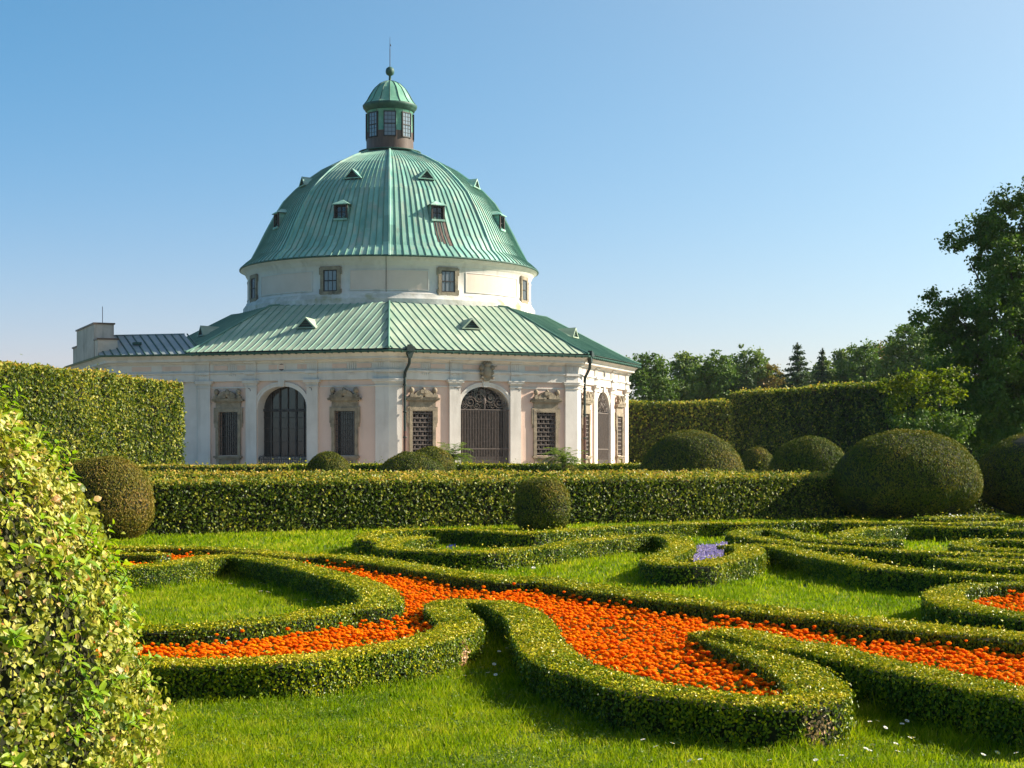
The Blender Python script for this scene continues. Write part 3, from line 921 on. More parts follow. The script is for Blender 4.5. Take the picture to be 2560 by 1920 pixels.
# arched openings: glazing set back, iron gate in front
for k in (0, 1, 2, 3, 5, 6, 7):
    fn = face(k, arc_u(k))
    D = APW - .88
    mb = MB()
    if k in (5, 6, 7):
        g = MB()
        v = APW - .06
        if k in (6, 7):
            for i in range(31):
                u = -AW + .06 + (2 * AW - .12) * i / 30
                g.box(fn, u - .017, u + .017, v - .02, v + .02, .05, ASP + .02)
            for zz in (.35, 2.28, ASP):
                g.box(fn, -AW + .005, AW - .005, v - .035, v + .035, zz - .035, zz + .035)
            for i in range(30):
                u = -AW + .12 + (2 * AW - .24) * i / 29
                g.box(fn, u - .012, u + .012, v - .015, v + .015, .4, 1.55)
            g.box(fn, .86, .94, v - .25, v - .06, .05, ASP + .5)
        else:
            for i in range(22):
                u = -AW + .08 + (2 * AW - .16) * i / 21
                g.box(fn, u - .014, u + .014, v - .018, v + .018, .05, 1.72 + .05 * math.cos(i * PI))
            for zz in (.35, 1.62):
                g.box(fn, -AW + .005, AW - .005, v - .03, v + .03, zz - .03, zz + .03)
            for i in range(7):
                u = -AW + (2 * AW) * (i + .5) / 7
                spiral(g, fn, u - .1, 1.75, .09, 1.3, 1, v); spiral(g, fn, u + .1, 1.75, .09, 1.3, -1, v, PI)
        gate = g.build('gate', M['rust_iron'] if k != 5 else M['iron'], rot)
        if k in (6, 7):
            l = MB()
            for s in (-1, 1):
                spiral(l, fn, s * .42, ASP + .78, .40, 1.8, s, v, PI / 2, .028)
                spiral(l, fn, s * 1.02, ASP + .48, .40, 1.9, -s, v, 0, .028)
                spiral(l, fn, s * .55, ASP + .25, .24, 1.5, -s, v, PI, .024)
                spiral(l, fn, s * .95, ASP + .92, .20, 1.4, s, v, 0, .022)
                spiral(l, fn, s * 1.42, ASP + .24, .20, 1.4, s, v, 0, .022)
                spiral(l, fn, s * .22, ASP + 1.20, .16, 1.3, -s, v, 0, .022)
            rr = np.random.default_rng(k)
            for i in range(70):
                u, z = rr.uniform(-AW, AW), rr.uniform(ASP, ASP + ARI)
                if inside_arch(u, z, .16):
                    a = rr.uniform(0, 6.28)
                    spiral(l, fn, u, z, rr.uniform(.09, .17), 1.0, rr.choice([-1, 1]), v - .02, a, .016)
            l.tube([fn(0, v, ASP), fn(0, v, ASP + ARI - .05)], .035, 5)
            l.ellipsoid((0, v, ASP + .55), .12, .06, .22, 10, 0, fn)
            l.build('lunette_grille', M['rust_iron'], gate)
        # dark timber glazing bars
        zt = [z for z in (1.9, 2.75, 3.6, 4.3) ]
        for u in (-1.15, -.58, 0, .58, 1.15):
            top = ASP + (ARI - .08) * (1 - (abs(u) / (AW - .02)) ** 2.15) ** (1 / 2.15)
            th = .05 if u in (-.58, .58) else .02
            mb.box(fn, u - th, u + th, D + .01, D + .09, 1.75, top)
        for zz in zt:
            mb.box(fn, -AW + .01, AW - .01, D + .012, D + .07, zz - .018, zz + .018)
        mb.box(fn, -AW + .01, AW - .01, D + .01, D + .13, ASP - .12, ASP + .06)
        mb.build('glazing_bars', M['iron'], gate)
        a = MB()
        a.box(fn, -AW + .005, AW - .005, D - .12, D + .16, .02, 1.78)
        a.build('parapet', M['interior'], gate)
        par = gate
    else:
        par = rot
    pn = MB()
    pn.poly([fn(-AW, D, .0), fn(AW, D, .0)] + [fn(u, D, z) for u, z in arch_pts()[::-1]])
    pn.build('pane', M['glass'], par)

# carved shield over the middle arch
fn = face(6)
mb = MB()
o = []
for i in range(28):
    t = 2 * PI * i / 28
    x = .46 * math.sin(t) * (1 + .12 * math.cos(2 * t)); z = 7.17 - .55 * math.cos(t)
    if math.cos(t) > 0.3: x *= .80
    o.append((x, z))
mb.prism(fn, o, APW + .05, APW + .36)
mb.ellipsoid((0, APW + .36, 7.22), .33, .12, .38, 14, 0, fn)
for s in (-1, 1):
    for z, r in ((7.5, .17), (7.18, .13), (6.85, .12)):
        mb.ellipsoid((s * .38, APW + .33, z), r, .14, r, 10, 0, fn)
mb.ellipsoid((0, APW + .35, 7.68), .24, .16, .15, 12, 0, fn)
for i in range(5):
    a = PI * (i + .5) / 5
    mb.ellipsoid((.26 * math.cos(a), APW + .36, 7.76 + .10 * math.sin(a)), .07, .09, .09, 8, 0, fn)
mb.tube([fn(.25, APW + .4, 7.45), fn(.66, APW + .44, 7.62)], [.05, .035], 6)
mb.build('carved_shield', M['stone'], rot)


# downpipes with hopper heads
def downpipe(k, u, mid, low):
    fn = face(k)
    mb = MB()
    mb.box(fn, u - .26, u + .26, APW + .72, APW + 1.10, 8.38, 8.66, 0)
    mb.box(fn, u - .12, u + .12, APW + .76, APW + 1.06, 8.66, 8.78, 0)
    mb.prism(fn, [(u - .26, 8.38), (u + .26, 8.38), (u + .10, 7.95), (u - .10, 7.95)], APW + .76, APW + 1.02, 0)
    mb.tube([fn(u, APW + .9, 8.0), fn(u - .02, APW + .86, 7.6), fn(mid, APW + .36, 7.05), fn(mid, APW + .34, 6.65)], .10, 8, 0)
    mb.tube([fn(mid, APW + .34, 6.66), fn(mid, APW + .34, low)], .085, 8, 0)
    mb.tube([fn(mid, APW + .34, low), fn(mid, APW + .34, .1)], .095, 8, 1)
    for z in (1.6, 3.0, 4.6, 6.3):
        mb.lathe((fn(mid, APW + .34, 0)[0], fn(mid, APW + .34, 0)[1]), [(.09, z - .05), (.125, z - .04), (.125, z + .04), (.09, z + .05)], 10, 0)
    mb.build('downpipe', [M['pipe_dark'], M['pipe_brown']], rot)


downpipe(6, -5.62, -5.72, 3.4)
downpipe(7, -6.35, -5.72, 4.4)

# lower roof: eight slopes with standing seams
EA, SL = APW + .98, .548                               # eaves apothem, slope
ROOF_Z = 8.42


def rz(v):
    return ROOF_Z + (EA - max(v, 10.6)) * SL + max(0, 10.6 - v) * .15 + .10 * max(0, (v - (EA - 1.2)) / 1.2) ** 2


mb = MB()
for k in range(8):
    fn = face(k)
    vs = [EA, EA - .4, EA - .8, EA - 1.2, 13, 10.6, 9.2]
    rows = [[fn(-v * T8 + 2 * v * T8 * i / 6, v, rz(v)) for i in range(7)] for v in vs]
    mb.grid(rows, 0, False)
    n = 27
    for i in range(n):
        u = -EA * T8 + 2 * EA * T8 * (i + .5) / n
        vt = max(abs(u) / T8, 9.6)
        if vt > EA - .15: continue
        ps = [v for v in (EA + .02, EA - .6, EA - 1.2, 10.6) if v > vt] + [vt]
        for a, b in zip(ps[:-1], ps[1:]):
            q = lambda du, v, dz: fn(u + du, v, rz(v) + dz)
            mb.poly([q(-.03, a, .0), q(-.015, a, .055), q(-.015, b, .055), q(-.03, b, .0)], 1)
            mb.poly([q(-.015, a, .055), q(.015, a, .055), q(.015, b, .055), q(-.015, b, .055)], 1)
            mb.poly([q(.015, a, .055), q(.03, a, .0), q(.03, b, .0), q(.015, b, .055)], 1)
for k in range(8):                                       # hips
    a = math.radians(ROT + 45 * k)
    pts = [(v / C8 * math.cos(a), v / C8 * math.sin(a), rz(v) + .05) for v in (EA + .03, EA - .6, EA - 1.2, 13, 10.6, 9.6)]
    mb.tube(pts, .075, 6, 1)
roof = mb.build('lower_roof', [M['copper_roof'], M['seam_dark']], rot)


def vent(k, v, zf, w, h, name, parent, depth, mat, mi_pane='iron'):
    """triangular roof vent whose front face stands upright at distance v"""
    fn = face(k)
    mb = MB()
    z = zf
    apex_b = v - depth
    ov = .10
    L, Rr, A = (-w / 2, z), (w / 2, z), (0, z + h)
    B = fn(0, apex_b, z + h - .02)
    for s in (-1, 1):
        e = (s * (w / 2 + ov), z - .03)
        mb.poly([fn(e[0], v + .12, e[1]), fn(0, v + .12, z + h + .06), fn(0, apex_b, z + h), fn(e[0], v - depth * .25, e[1] + .06)], 0)
        mb.poly([fn(e[0], v + .12, e[1]), fn(0, v + .12, z + h + .06), fn(0, v + .12, z + h - .06), fn(e[0] - s * .14, v + .12, e[1])], 0)
    mb.poly([fn(L[0], v, L[1] - .25), fn(Rr[0], v, Rr[1] - .25), fn(*(Rr[0], v, Rr[1])), fn(A[0], v, A[1]), fn(L[0], v, L[1])], 1)
    for i in range(4):
        zz = z + .06 + i * h / 5
        hw = (w / 2) * (1 - (zz - z) / h) * .86
        mb.box(fn, -hw, hw, v, v + .05, zz - .015, zz + .02, 2)
    mb.box(fn, -w / 2 - .1, w / 2 + .1, v - .05, v + .14, z - .06, z + .0, 0)
    return mb.build(name, [mat, M['iron'], M['copper_trim']], parent)


for k in (4, 5, 6, 7, 0):
    vent(k, 14.05, rz(14.05) + .1, 1.25, .62, 'roof_vent', roof, 1.35, M['copper_roof'])

# drum
DR = 10.29
mb = MB()
mb.lathe((0, 0), [(DR + .32, 11.7), (DR + .32, 12.35)], 96, 1)
mb.lathe((0, 0), [(DR + .32, 12.35), (DR + .12, 12.62), (DR + .10, 12.70)], 96, 1)
mb.lathe((0, 0), [(DR + .10, 12.70), (DR + .06, 12.76), (DR, 12.80), (DR, 14.52), (DR + .03, 14.55), (DR + .03, 14.62), (DR + .10, 14.66), (DR + .14, 14.80), (DR + .30, 14.98), (DR + .50, 15.10), (DR + .52, 15.16), (DR - .5, 15.2)], 96, 0)
mb.build('drum', [M['stucco'], M['weathered']], rot)


def drum_patch(mb, a0, a1, z0, z1, r, mi, n=14, edge=.03):
    rows = []
    for z, rr in ((z0, r - edge), (z0 + .002, r), (z1 - .002, r), (z1, r - edge)):
        rows.append([(rr * math.cos(a0 + (a1 - a0) * i / n), rr * math.sin(a0 + (a1 - a0) * i / n), z) for i in range(n + 1)])
    mb.grid(rows, mi, False)
    for i in (0, n):
        a = a0 + (a1 - a0) * i / n
        p = lambda rr, z: (rr * math.cos(a), rr * math.sin(a), z)
        mb.poly([p(r - edge, z0), p(r, z0), p(r, z1), p(r - edge, z1)], mi)


for k in range(3, 9):
    a = math.radians(ROT + 45 * k)
    h = math.radians(14.6)
    z0, z1 = 12.98, 14.24
    mb = MB()
    drum_patch(mb, a - h, a + h, z0, z1, DR + .012, 0)
    t = .006
    for p, q, zz0, zz1 in ((a - h - t, a + h + t, z1, z1 + .06), (a - h - t, a + h + t, z0 - .06, z0), (a - h - t, a - h, z0, z1), (a + h, a + h + t, z0, z1)):
        drum_patch(mb, p, q, zz0, zz1, DR + .045, 1)
    mb.build('drum_panel', [M['drum_pink'], M['stucco']], rot)
for k in range(3, 9):
    fn = face(k % 8)
    mb = MB()
    w, z0, z1 = .50, 12.88, 14.32
    for a, b, c, d in ((-w - .22, -w, z0 - .1, z1 + .1), (w, w + .22, z0 - .1, z1 + .1)):
        mb.box(fn, a, b, DR - .2, DR + .10, c, d)
    mb.box(fn, -w - .223, w + .223, DR - .2, DR + .103, z1, z1 + .24)
    mb.box(fn, -w - .223, w + .223, DR - .2, DR + .103, z0 - .24, z0)
    for s in (-1, 1):
        mb.box(fn, s * (w + .26) - .06, s * (w + .26) + .06, DR - .2, DR + .08, z1 - .30, z1 + .18)
        mb.box(fn, s * (w + .26) - .05, s * (w + .26) + .05, DR - .2, DR + .08, z0 - .18, z0 + .16)
    mb.ellipsoid((0, DR + .06, z0 - .24), .3, .06, .1, 10, 0, fn)
    wf = mb.build('drum_window', M['stone'], rot)
    mb = MB()
    mb.poly([fn(-w, DR + .03, z0), fn(w, DR + .03, z0), fn(w, DR + .03, z1), fn(-w, DR + .03, z1)])
    mb.build('pane', M['glass_pale'], wf)
    mb = MB()
    for u in (-w + .03, w - .03):
        mb.box(fn, u - .035, u + .035, DR + .035, DR + .075, z0, z1)
    for zz in (z0 + .03, (z0 + z1) / 2, z1 - .03):
        mb.box(fn, -w + .065, w - .065, DR + .035, DR + .073, zz - .035, zz + .035)
    for u in (-.16, .16):
        mb.box(fn, u - .013, u + .013, DR + .035, DR + .06, z0, z1)
    mb.build('sash', M['iron'], wf)

# dome: eight gores easing into a round eaves, standing seams
DP = [(10.84, 15.16), (10.80, 15.24), (10.48, 15.60), (10.04, 16.0), (9.56, 16.9), (9.04, 17.95), (8.37, 19.2), (7.69, 20.26), (6.83, 21.14), (5.93, 21.9), (4.93, 22.6), (3.57, 23.27), (2.05, 23.88)]
NS = 17


def dome_r(i, ang):
    r, z = DP[i]
    m = (math.degrees(ang) - ROT) % 45 - 22.5
    oc = C8 / math.cos(math.radians(m))
    k = min(1, max(0, (z - 15.2) / 1.8)) * .62
    return r * (1 - k * (1 - oc))


mb = MB()
NA = 8 * NS
angs = [math.radians(ROT) + 2 * PI * j / NA for j in range(NA)]
mb.grid([[(dome_r(i, a) * math.cos(a), dome_r(i, a) * math.sin(a), DP[i][1]) for a in angs] for i in range(len(DP))], 0, False, True)
for j, a in enumerate(angs):
    rib = j % NS == 0
    hw, ht = (.065, .10) if rib else (.026, .06)
    rows = []
    for i in range(len(DP)):
        r, z = dome_r(i, a), DP[i][1]
        taper = 1 if rib else min(1, max(.30, r / 8))
        t = (-math.sin(a), math.cos(a))
        i0, i1 = max(i - 1, 0), min(i + 1, len(DP) - 1)
        dr, dz = dome_r(i1, a) - dome_r(i0, a), DP[i1][1] - DP[i0][1]
        ll = math.hypot(dr, dz)
        nr_, nz_ = dz / ll, -dr / ll
        b = (r * math.cos(a), r * math.sin(a), z)
        off = lambda s, h: (b[0] + t[0] * s + math.cos(a) * nr_ * h, b[1] + t[1] * s + math.sin(a) * nr_ * h, b[2] + nz_ * h)
        rows.append([off(-hw * taper * 1.3, -.01), off(-hw * taper * .8, ht * taper), off(hw * taper * .8, ht * taper), off(hw * taper * 1.3, -.01)])
    mb.grid(rows, 1 if not rib else 0, False)
mb.lathe((0, 0), [(10.80, 15.12), (10.88, 15.13), (10.88, 15.21), (10.78, 15.26)], 128, 2)
mb.lathe((0, 0), [(2.06, 23.90), (2.28, 23.92), (2.28, 23.99), (1.6, 24.12)], 48, 2)
dome = mb.build('dome_roof', [M['copper_dome'], M['seam_dark'], M['copper_trim']], rot)


def dome_at(z, k):
    for i in range(len(DP) - 1):
        if DP[i][1] <= z <= DP[i + 1][1]:
            f = (z - DP[i][1]) / (DP[i + 1][1] - DP[i][1])
            return dome_r(i, NORM[k]) * (1 - f) + dome_r(i + 1, NORM[k]) * f


for k in (3, 4, 5, 6, 7, 0):
    fn = face(k)
    z0 = 17.95
    v0 = dome_at(z0, k) + .06
    w, h = .44, 1.02
    mb = MB()
    for s in (-1, 1):
        mb.poly([fn(s * w, v0, z0), fn(s * w, v0, z0 + h), fn(s * w, v0 - 1.5, z0 + h), fn(s * w, v0 - 1.0, z0)], 0)
        mb.box(fn, s * w - .06, s * w + .06, v0 - .05, v0 + .03, z0, z0 + h, 1)
    mb.box(fn, -w + .06, w - .06, v0 - .05, v0 + .03, z0 + h - .10, z0 + h, 1)
    mb.box(fn, -w - .06, w + .06, v0 - .2, v0 + .10, z0 - .08, z0 + .06, 0)
    e = w + .16
    zt = z0 + h
    ap_ = fn(0, v0 - .75, zt + .40)
    fr = [fn(-e, v0 + .14, zt - .02), fn(e, v0 + .14, zt - .02)]
    fu = [fn(-e, v0 + .14, zt + .03), fn(e, v0 + .14, zt + .03)]
    bk = [fn(-e, v0 - 1.7, zt + .03), fn(e, v0 - 1.7, zt + .03)]
    ridge = fn(0, v0 - .38, zt + .36); rb = fn(0, v0 - 2.4, zt + .36)
    mb.poly([fr[0], fr[1], fu[1], fu[0]], 0)
    mb.poly([fu[0], fu[1], ridge], 0)
    mb.poly([fu[1], bk[1], rb, ridge], 0)
    mb.poly([bk[0], fu[0], ridge, rb], 0)
    mb.poly([fr[1], fr[0], fn(-e, v0 - 1.2, zt - .02), fn(e, v0 - 1.2, zt - .02)], 0)
    d = mb.build('dome_dormer', [M['copper_dome'], M['frame_brown']], rot)
    mb = MB()
    mb.poly([fn(-w, v0 - .16, z0), fn(w, v0 - .16, z0), fn(w, v0 - .16, zt), fn(-w, v0 - .16, zt)])
    mb.build('pane', M['glass'], d)
    mb = MB()
    for u in (-w + .1, 0, w - .1):
        mb.box(fn, u - .025, u + .025, v0 - .155, v0 - .10, z0 + .05, zt - .1)
    for zz in (z0 + .12, z0 + h * .5, zt - .14):
        mb.box(fn, -w + .02, w - .02, v0 - .153, v0 - .11, zz - .025, zz + .025)
    mb.build('sash', M['iron'], d)
    vent(k, dome_at(21.05, k) + .08, 21.1, 1.15, .58, 'dome_vent', rot, 1.15, M['copper_dome'])
# brown replaced sheets under the right dormer
fn6 = face(6)
mb = MB()
for n_ in range(3):
    a0 = NORM[6] + math.radians(2.25) * (n_ - 1.1) + .004
    a1 = a0 + math.radians(2.25) - .008
    zs = [16.35 - .12 * n_ % .3, 16.8, 17.2, 17.6, 17.84]
    rows = [[((dome_at(z, 6) + .035) * math.cos(a) , (dome_at(z, 6) + .035) * math.sin(a), z) for a in (a0, (a0 + a1) / 2, a1)] for z in zs]
    mb.grid(rows, 0, False)
mb.build('brown_sheets', M['copper_brown'], rot)

# lantern
mb = MB()
mb.lathe((0, 0), [(1.72, 23.95), (1.72, 25.36)], 48, 1)
mb.lathe((0, 0), [(1.72, 25.36), (1.70, 25.37), (1.69, 26.92), (1.74, 26.95)], 48, 0)
for zz in (25.9, 26.45):
    mb.lathe((0, 0), [(1.69, zz - .015), (1.71, zz - .01), (1.71, zz + .01), (1.69, zz + .015)], 48, 0)
for j in range(16):
    a = math.radians(ROT + 11.25 + 22.5 * j)
    mb.tube([(1.70 * math.cos(a), 1.70 * math.sin(a), 24), (1.70 * math.cos(a), 1.70 * math.sin(a), 26.9)], .02, 4, 0 if j % 2 else 1)
mb.lathe((0, 0), [(1.69, 26.92), (1.80, 26.97), (1.84, 27.08), (1.94, 27.16), (1.98, 27.26), (2.0, 27.36), (1.96, 27.42)], 48, 2)
mb.build('lantern', [M['copper_lantern'], M['copper_brown'], M['copper_trim']], rot)
LP = [(1.97, 27.41), (1.82, 27.56), (1.64, 27.82), (1.46, 28.16), (1.18, 28.60), (.78, 28.98), (.40, 29.17), (.10, 29.25)]
mb = MB()
mb.lathe((0, 0), LP, 16, 0, False, math.radians(ROT))
for j in range(16):
    a = math.radians(ROT + 22.5 * j)
    mb.tube([((r + .01) * math.cos(a), (r + .01) * math.sin(a), z) for r, z in LP], .03, 5, 1)
mb.build('lantern_roof', [M['copper_lantern'], M['copper_trim']], rot)
for j in range(8):
    a = math.radians(ROT + 45 * j)
    def fl(u, v, z, a=a):
        return (math.cos(a) * v - math.sin(a) * u, math.sin(a) * v + math.cos(a) * u, z)
    w, z0, z1 = .42, 24.92, 26.68
    mb = MB()
    for u in (-w, w):
        mb.box(fl, u - .035, u + .035, 1.60, 1.77, z0, z1)
    for zz in (z0, (z0 + z1) / 2, z1):
        mb.box(fl, -w - .035, w + .035, 1.61, 1.765, zz - .035, zz + .035)
    for u in (-.14, .14):
        mb.box(fl, u - .012, u + .012, 1.70, 1.745, z0, z1)
    for zz in (z0 + .3, z0 + .6, z1 - .3, z1 - .6):
        mb.box(fl, -w, w, 1.70, 1.743, zz - .012, zz + .012)
    wf = mb.build('lantern_window', M['iron'], rot)
    mb = MB()
    mb.poly([fl(-w, 1.722, z0), fl(w, 1.722, z0), fl(w, 1.722, z1), fl(-w, 1.722, z1)])
    mb.build('pane', M['glass_clear'], wf)
mb = MB()
mb.lathe((0, 0), [(.16, 29.2), (.10, 29.3), (.085, 29.62), (.16, 29.64), (.27, 29.72), (.315, 29.85), (.315, 30.0), (.27, 30.14), (.15, 30.24), (.06, 30.28)], 20, 0)
mb.build('finial_ball', M['copper_trim'], rot)
mb = MB()
mb.tube([(0, 0, 30.25), (0, 0, 31.6)], .03, 6)
mb.tube([(0, 0, 31.6), (0, 0, 32.45)], [.024, .012], 6)
mb.ellipsoid((.03, 0, 31.85), .05, .03, .08, 8)
mb.build('lightning_rod', M['iron'], rot)
a = math.radians(ROT + 45 * 6) - .02
mb = MB()
mb.tube([((DR + .56) * math.cos(a), (DR + .56) * math.sin(a), 15.15), ((DR + .06) * math.cos(a), (DR + .06) * math.sin(a), 14.6), ((DR + .06) * math.cos(a), (DR + .06) * math.sin(a), 12.8)], .018, 5)
mb.build('lightning_cable', M['iron'], rot)

# side wing to the left of the octagon
ang = math.radians(ROT + 45 * 5)
P0 = Vector(((EA + .05) / C8 * math.cos(ang), (EA + .05) / C8 * math.sin(ang), 0))
P1 = Vector((-27.05 - OX, 107.6 - OY, 0))
e1 = (P1 - P0).normalized()                              # along the wing's front
n1 = Vector((e1.y, -e1.x, 0)); n1 = n1 if n1.y < 0 else -n1
e2 = Vector((-.40, .917, 0)).normalized()               # along the end facade
n2v = Vector((-e2.y, e2.x, 0)); n2v = n2v if n2v.x < 0 else -n2v


def wing_ring(mb, prof, mi=0):
    """profile of (outset from eaves line, z) along the front then the end facade"""
    rows = []
    for d, z in prof:
        a = P0 + n1 * d - e1 * 1.5
        c = P1 + n1 * d
        # intersection of the two offset lines
        q = P1 + n2v * d
        den = e1.x * e2.y - e1.y * e2.x
        tt = ((q - c).x * e2.y - (q - c).y * e2.x) / den
        corner = c + e1 * tt
        rows.append([(a.x, a.y, z), (corner.x, corner.y, z), (q.x + e2.x * 15, q.y + e2.y * 15, z)])
    mb.grid(rows, mi, False)


mb = MB()
wing_ring(mb, [(-.98, 0), (-.98, 6.63), (-.84, 6.64), (-.84, 7.08), (-.74, 7.15), (-.74, 7.22), (-.88, 7.25), (-.88, 7.76), (-.78, 7.79), (-.68, 7.9), (-.42, 7.94), (-.42, 8.08), (-.32, 8.18), (-.18, 8.27), (-.14, 8.33), (-.7, 8.36)])
mb.build('wing_wall', M['stucco'], rot)
mb = MB()
wing_ring(mb, [(-.18, 8.36), (-.12, 8.31), (-.03, 8.30), (.04, 8.34), (.06, 8.42), (-.1, 8.41)])
mb.build('gutter', M['copper_trim'], rot)
wf = lambda u, v, z: tuple(P0 + e1 * u + n1 * v) [:2] + (z,)
for a, b in ((.75, 2.1), (2.9, 4.3)):
    mb = MB()
    mb.box(wf, a, b, -.89, -.855, 7.37, 7.66)
    mb.build('frieze_panel', M['pink'], rot)
mb = MB()
for z0, z1, d in pil_layers():
    e = d - .14
    mb.box(wf, .75 - e, 1.35 + e, -1.0, -.98 + d, z0, z1)
mb.build('pilaster', M['stucco'], rot)
RD, RH = 4.6, 1.55
mb = MB()
wl_ = (P1 - P0).length
mb.poly([wf(-1.0, 0, 8.42), wf(wl_, 0, 8.42), tuple(P1 + e2 * RD)[:2] + (8.42 + RH,), tuple(P0 - e1 * 1.0 + e2 * RD)[:2] + (8.42 + RH,)], 0)
mb.poly([tuple(P0 - e1 * 1.0 + e2 * RD)[:2] + (8.42 + RH,), tuple(P1 + e2 * RD)[:2] + (8.42 + RH,), tuple(P1 + e2 * RD * 2)[:2] + (8.42,), tuple(P0 - e1 * 1.0 + e2 * RD * 2)[:2] + (8.42,)], 0)
for i in range(13):
    u = -1.2 + (wl_ + 1.1) * i / 12.5
    a = P0 + e1 * u
    b = a + e2 * RD
    mb.tube([(a.x, a.y, 8.44), (b.x, b.y, 8.44 + RH)], .05, 5, 1)
ra, rb_ = P0 - e1 * 1.0 + e2 * RD, P1 + e2 * RD
mb.tube([(ra.x, ra.y, 8.43 + RH), (rb_.x, rb_.y, 8.43 + RH)], .06, 6, 0)
c_ = P0 + e1 * 3.0 + e2 * 2.3
mb.box(lambda u, v, z: tuple(c_ + e1 * u + e2 * v)[:2] + (z,), -.3, .3, -.25, .1, 9.2, 9.36, 1)
mb.build('wing_roof', [M['wing_roof'], M['copper_trim']], rot)
# stepped attic standing over the end facade
pf = lambda u, v, z: tuple(P1 + e2 * u - n2v * v)[:2] + (z,)
for u0, u1, v0, v1, z1 in ((.55, 1.9, -.02, 1.25, 9.5), (1.9, 9.4, -.04, 1.25, 10.62), (9.4, 11.2, -.02, 1.25, 9.5)):
    mb = MB()
    mb.box(pf, u0, u1, v0, v1, 8.43, z1, 0)
    mb.box(pf, u0 - .08, u1 + .08, v0 - .08, v1 + .08, z1, z1 + .10, 1)
    mb.build('wing_attic', [M['concrete'], M['copper_brown']], rot)
mb = MB()
p = P1 + e2 * 3.1 - n2v * .7
mb.tube([(p.x, p.y, 10.75), (p.x, p.y, 11.9)], .022, 5)
mb.build('wing_rod', M['iron'], rot)

# ------------------------------------------------------------------ parterre of clipped box hedges
K = 560 / 2212
ORI = {1: (300, 1290), 2: (820, 1290), 3: (1340, 1290), 4: (2000, 1270), 5: (1680, 1270), 6: (1600, 1500), 7: (2000, 1500)}


def tr(z, *segs):
    """traced centre line of a hedge top (tile, points...) -> ground-plan points"""
    out = []
    for t, *pts in segs:
        ox, oy = ORI[t]
        for x, y in pts:
            out.append(G(ox + K * x, oy + K * y, z))
    return out


BH = 0.33
GB = 'clipped box hedges of the parterre'
hA = tr(.33, (1, (-420, 300), (0, 308), (500, 308), (1000, 320), (1400, 350), (1800, 390)), (2, (0, 390), (300, 415), (600, 460), (1000, 520), (1300, 565), (1600, 605), (1900, 635)),
        (3, (0, 612), (400, 675), (800, 742), (1100, 780), (1500, 830), (1900, 872)), (4, (0, 1040), (400, 1085), (800, 1130), (1200, 1170), (1600, 1210), (2000, 1248), (2500, 1300)))
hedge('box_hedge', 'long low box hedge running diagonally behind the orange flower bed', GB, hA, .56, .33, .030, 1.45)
hB = tr(.34, (1, (-500, 535), (150, 500), (450, 470), (700, 432), (900, 405), (1080, 392), (1250, 402), (1500, 440), (1800, 500), (2100, 575)), (2, (200, 615), (400, 690), (510, 775), (525, 850), (450, 893), (280, 903), (0, 925)),
        (1, (1800, 975), (1400, 1025), (1000, 1068), (600, 1092), (200, 1100), (-500, 1090)))
hedge('box_hedge', 'looped low box hedge enclosing the small lawn beside the yellow-green shrub', GB, hB, .47, .34, .027, 1.45)
hE = tr(.34, (1, (-500, 372), (-100, 375), (200, 376), (420, 380)))
hedge('box_hedge', 'short stub of low box hedge among the far orange flowers by the shrub', GB, hE, .5, .34, .034, 1.45)
hC = tr(.31, (1, (-300, 1435), (300, 1440), (800, 1440), (1300, 1428), (1750, 1408)), (2, (150, 1350), (450, 1315), (750, 1265), (1050, 1195), (1250, 1120), (1305, 1070), (1270, 1010), (1190, 940), (1150, 880), (1200, 850), (1330, 845), (1500, 845), (1680, 862), (1840, 920), (1960, 1000), (2030, 1090), (2050, 1180)),
        (3, (60, 1260), (130, 1340), (230, 1420), (420, 1500), (700, 1580)), (6, (0, 855), (300, 908), (600, 935), (900, 970), (1200, 1000), (1480, 1005), (1690, 975), (1765, 905), (1730, 820), (1600, 720), (1420, 620), (1200, 520), (1000, 440), (860, 380), (700, 320)))
hedge('box_hedge', 'winding low box hedge in front with an S curve and a blunt hairpin end', GB, hC, .44, .31, .024, 1.5,
      brown=[(2.016, 11.07, .15, .13), (-.47, 15.25, .10, .15), (-.40, 15.2, .05, .10)])
hF = tr(.36, (6, (790, 300), (950, 318), (1150, 355), (1400, 425), (1700, 475), (2000, 525)), (7, (0, 428), (350, 518), (800, 612), (1150, 692), (1500, 772), (1850, 842), (2212, 912), (2700, 1010)))
hedge('box_hedge', 'low box hedge branching off the hairpin end beside the strip of orange flowers', GB, hF, .44, .36, .024, 1.5)
hG = tr(.34, (4, (3000, 1150), (2500, 1095), (2212, 1062), (1900, 1018), (1650, 972), (1470, 915), (1420, 850), (1500, 798), (1680, 765), (1900, 750), (2212, 745), (2800, 760)))
hedge('box_hedge', 'rounded low box hedge loop around orange flowers at the right edge', GB, hG, .46, .34, .029, 1.45)
hI = tr(.35, (2, (520, 236), (380, 222), (430, 178), (600, 148), (900, 132), (1250, 132), (1600, 148), (1900, 165)), (3, (0, 165), (400, 132), (800, 105), (1200, 85), (1600, 70), (2000, 72)), (5, (700, 150), (1100, 140), (1500, 130), (1900, 138)), (4, (400, 140), (1000, 145), (1600, 150), (2212, 130), (2800, 125)))
hedge('box_hedge', 'farthest long low box hedge in front of the clipped leafy hedge', GB, hI, .45, .35, .045, 1.45, bias=.55)
hJ = tr(.34, (2, (1010, 208), (820, 218), (660, 248), (590, 292), (700, 325), (1000, 340), (1300, 352), (1600, 350), (1900, 325), (2212, 298)), (3, (300, 262), (700, 222), (1000, 198), (1200, 190), (1380, 222), (1440, 282), (1370, 345), (1230, 400), (1190, 440), (1330, 470), (1600, 478)), (5, (430, 525), (640, 492), (765, 445), (760, 395), (640, 372), (560, 378)))
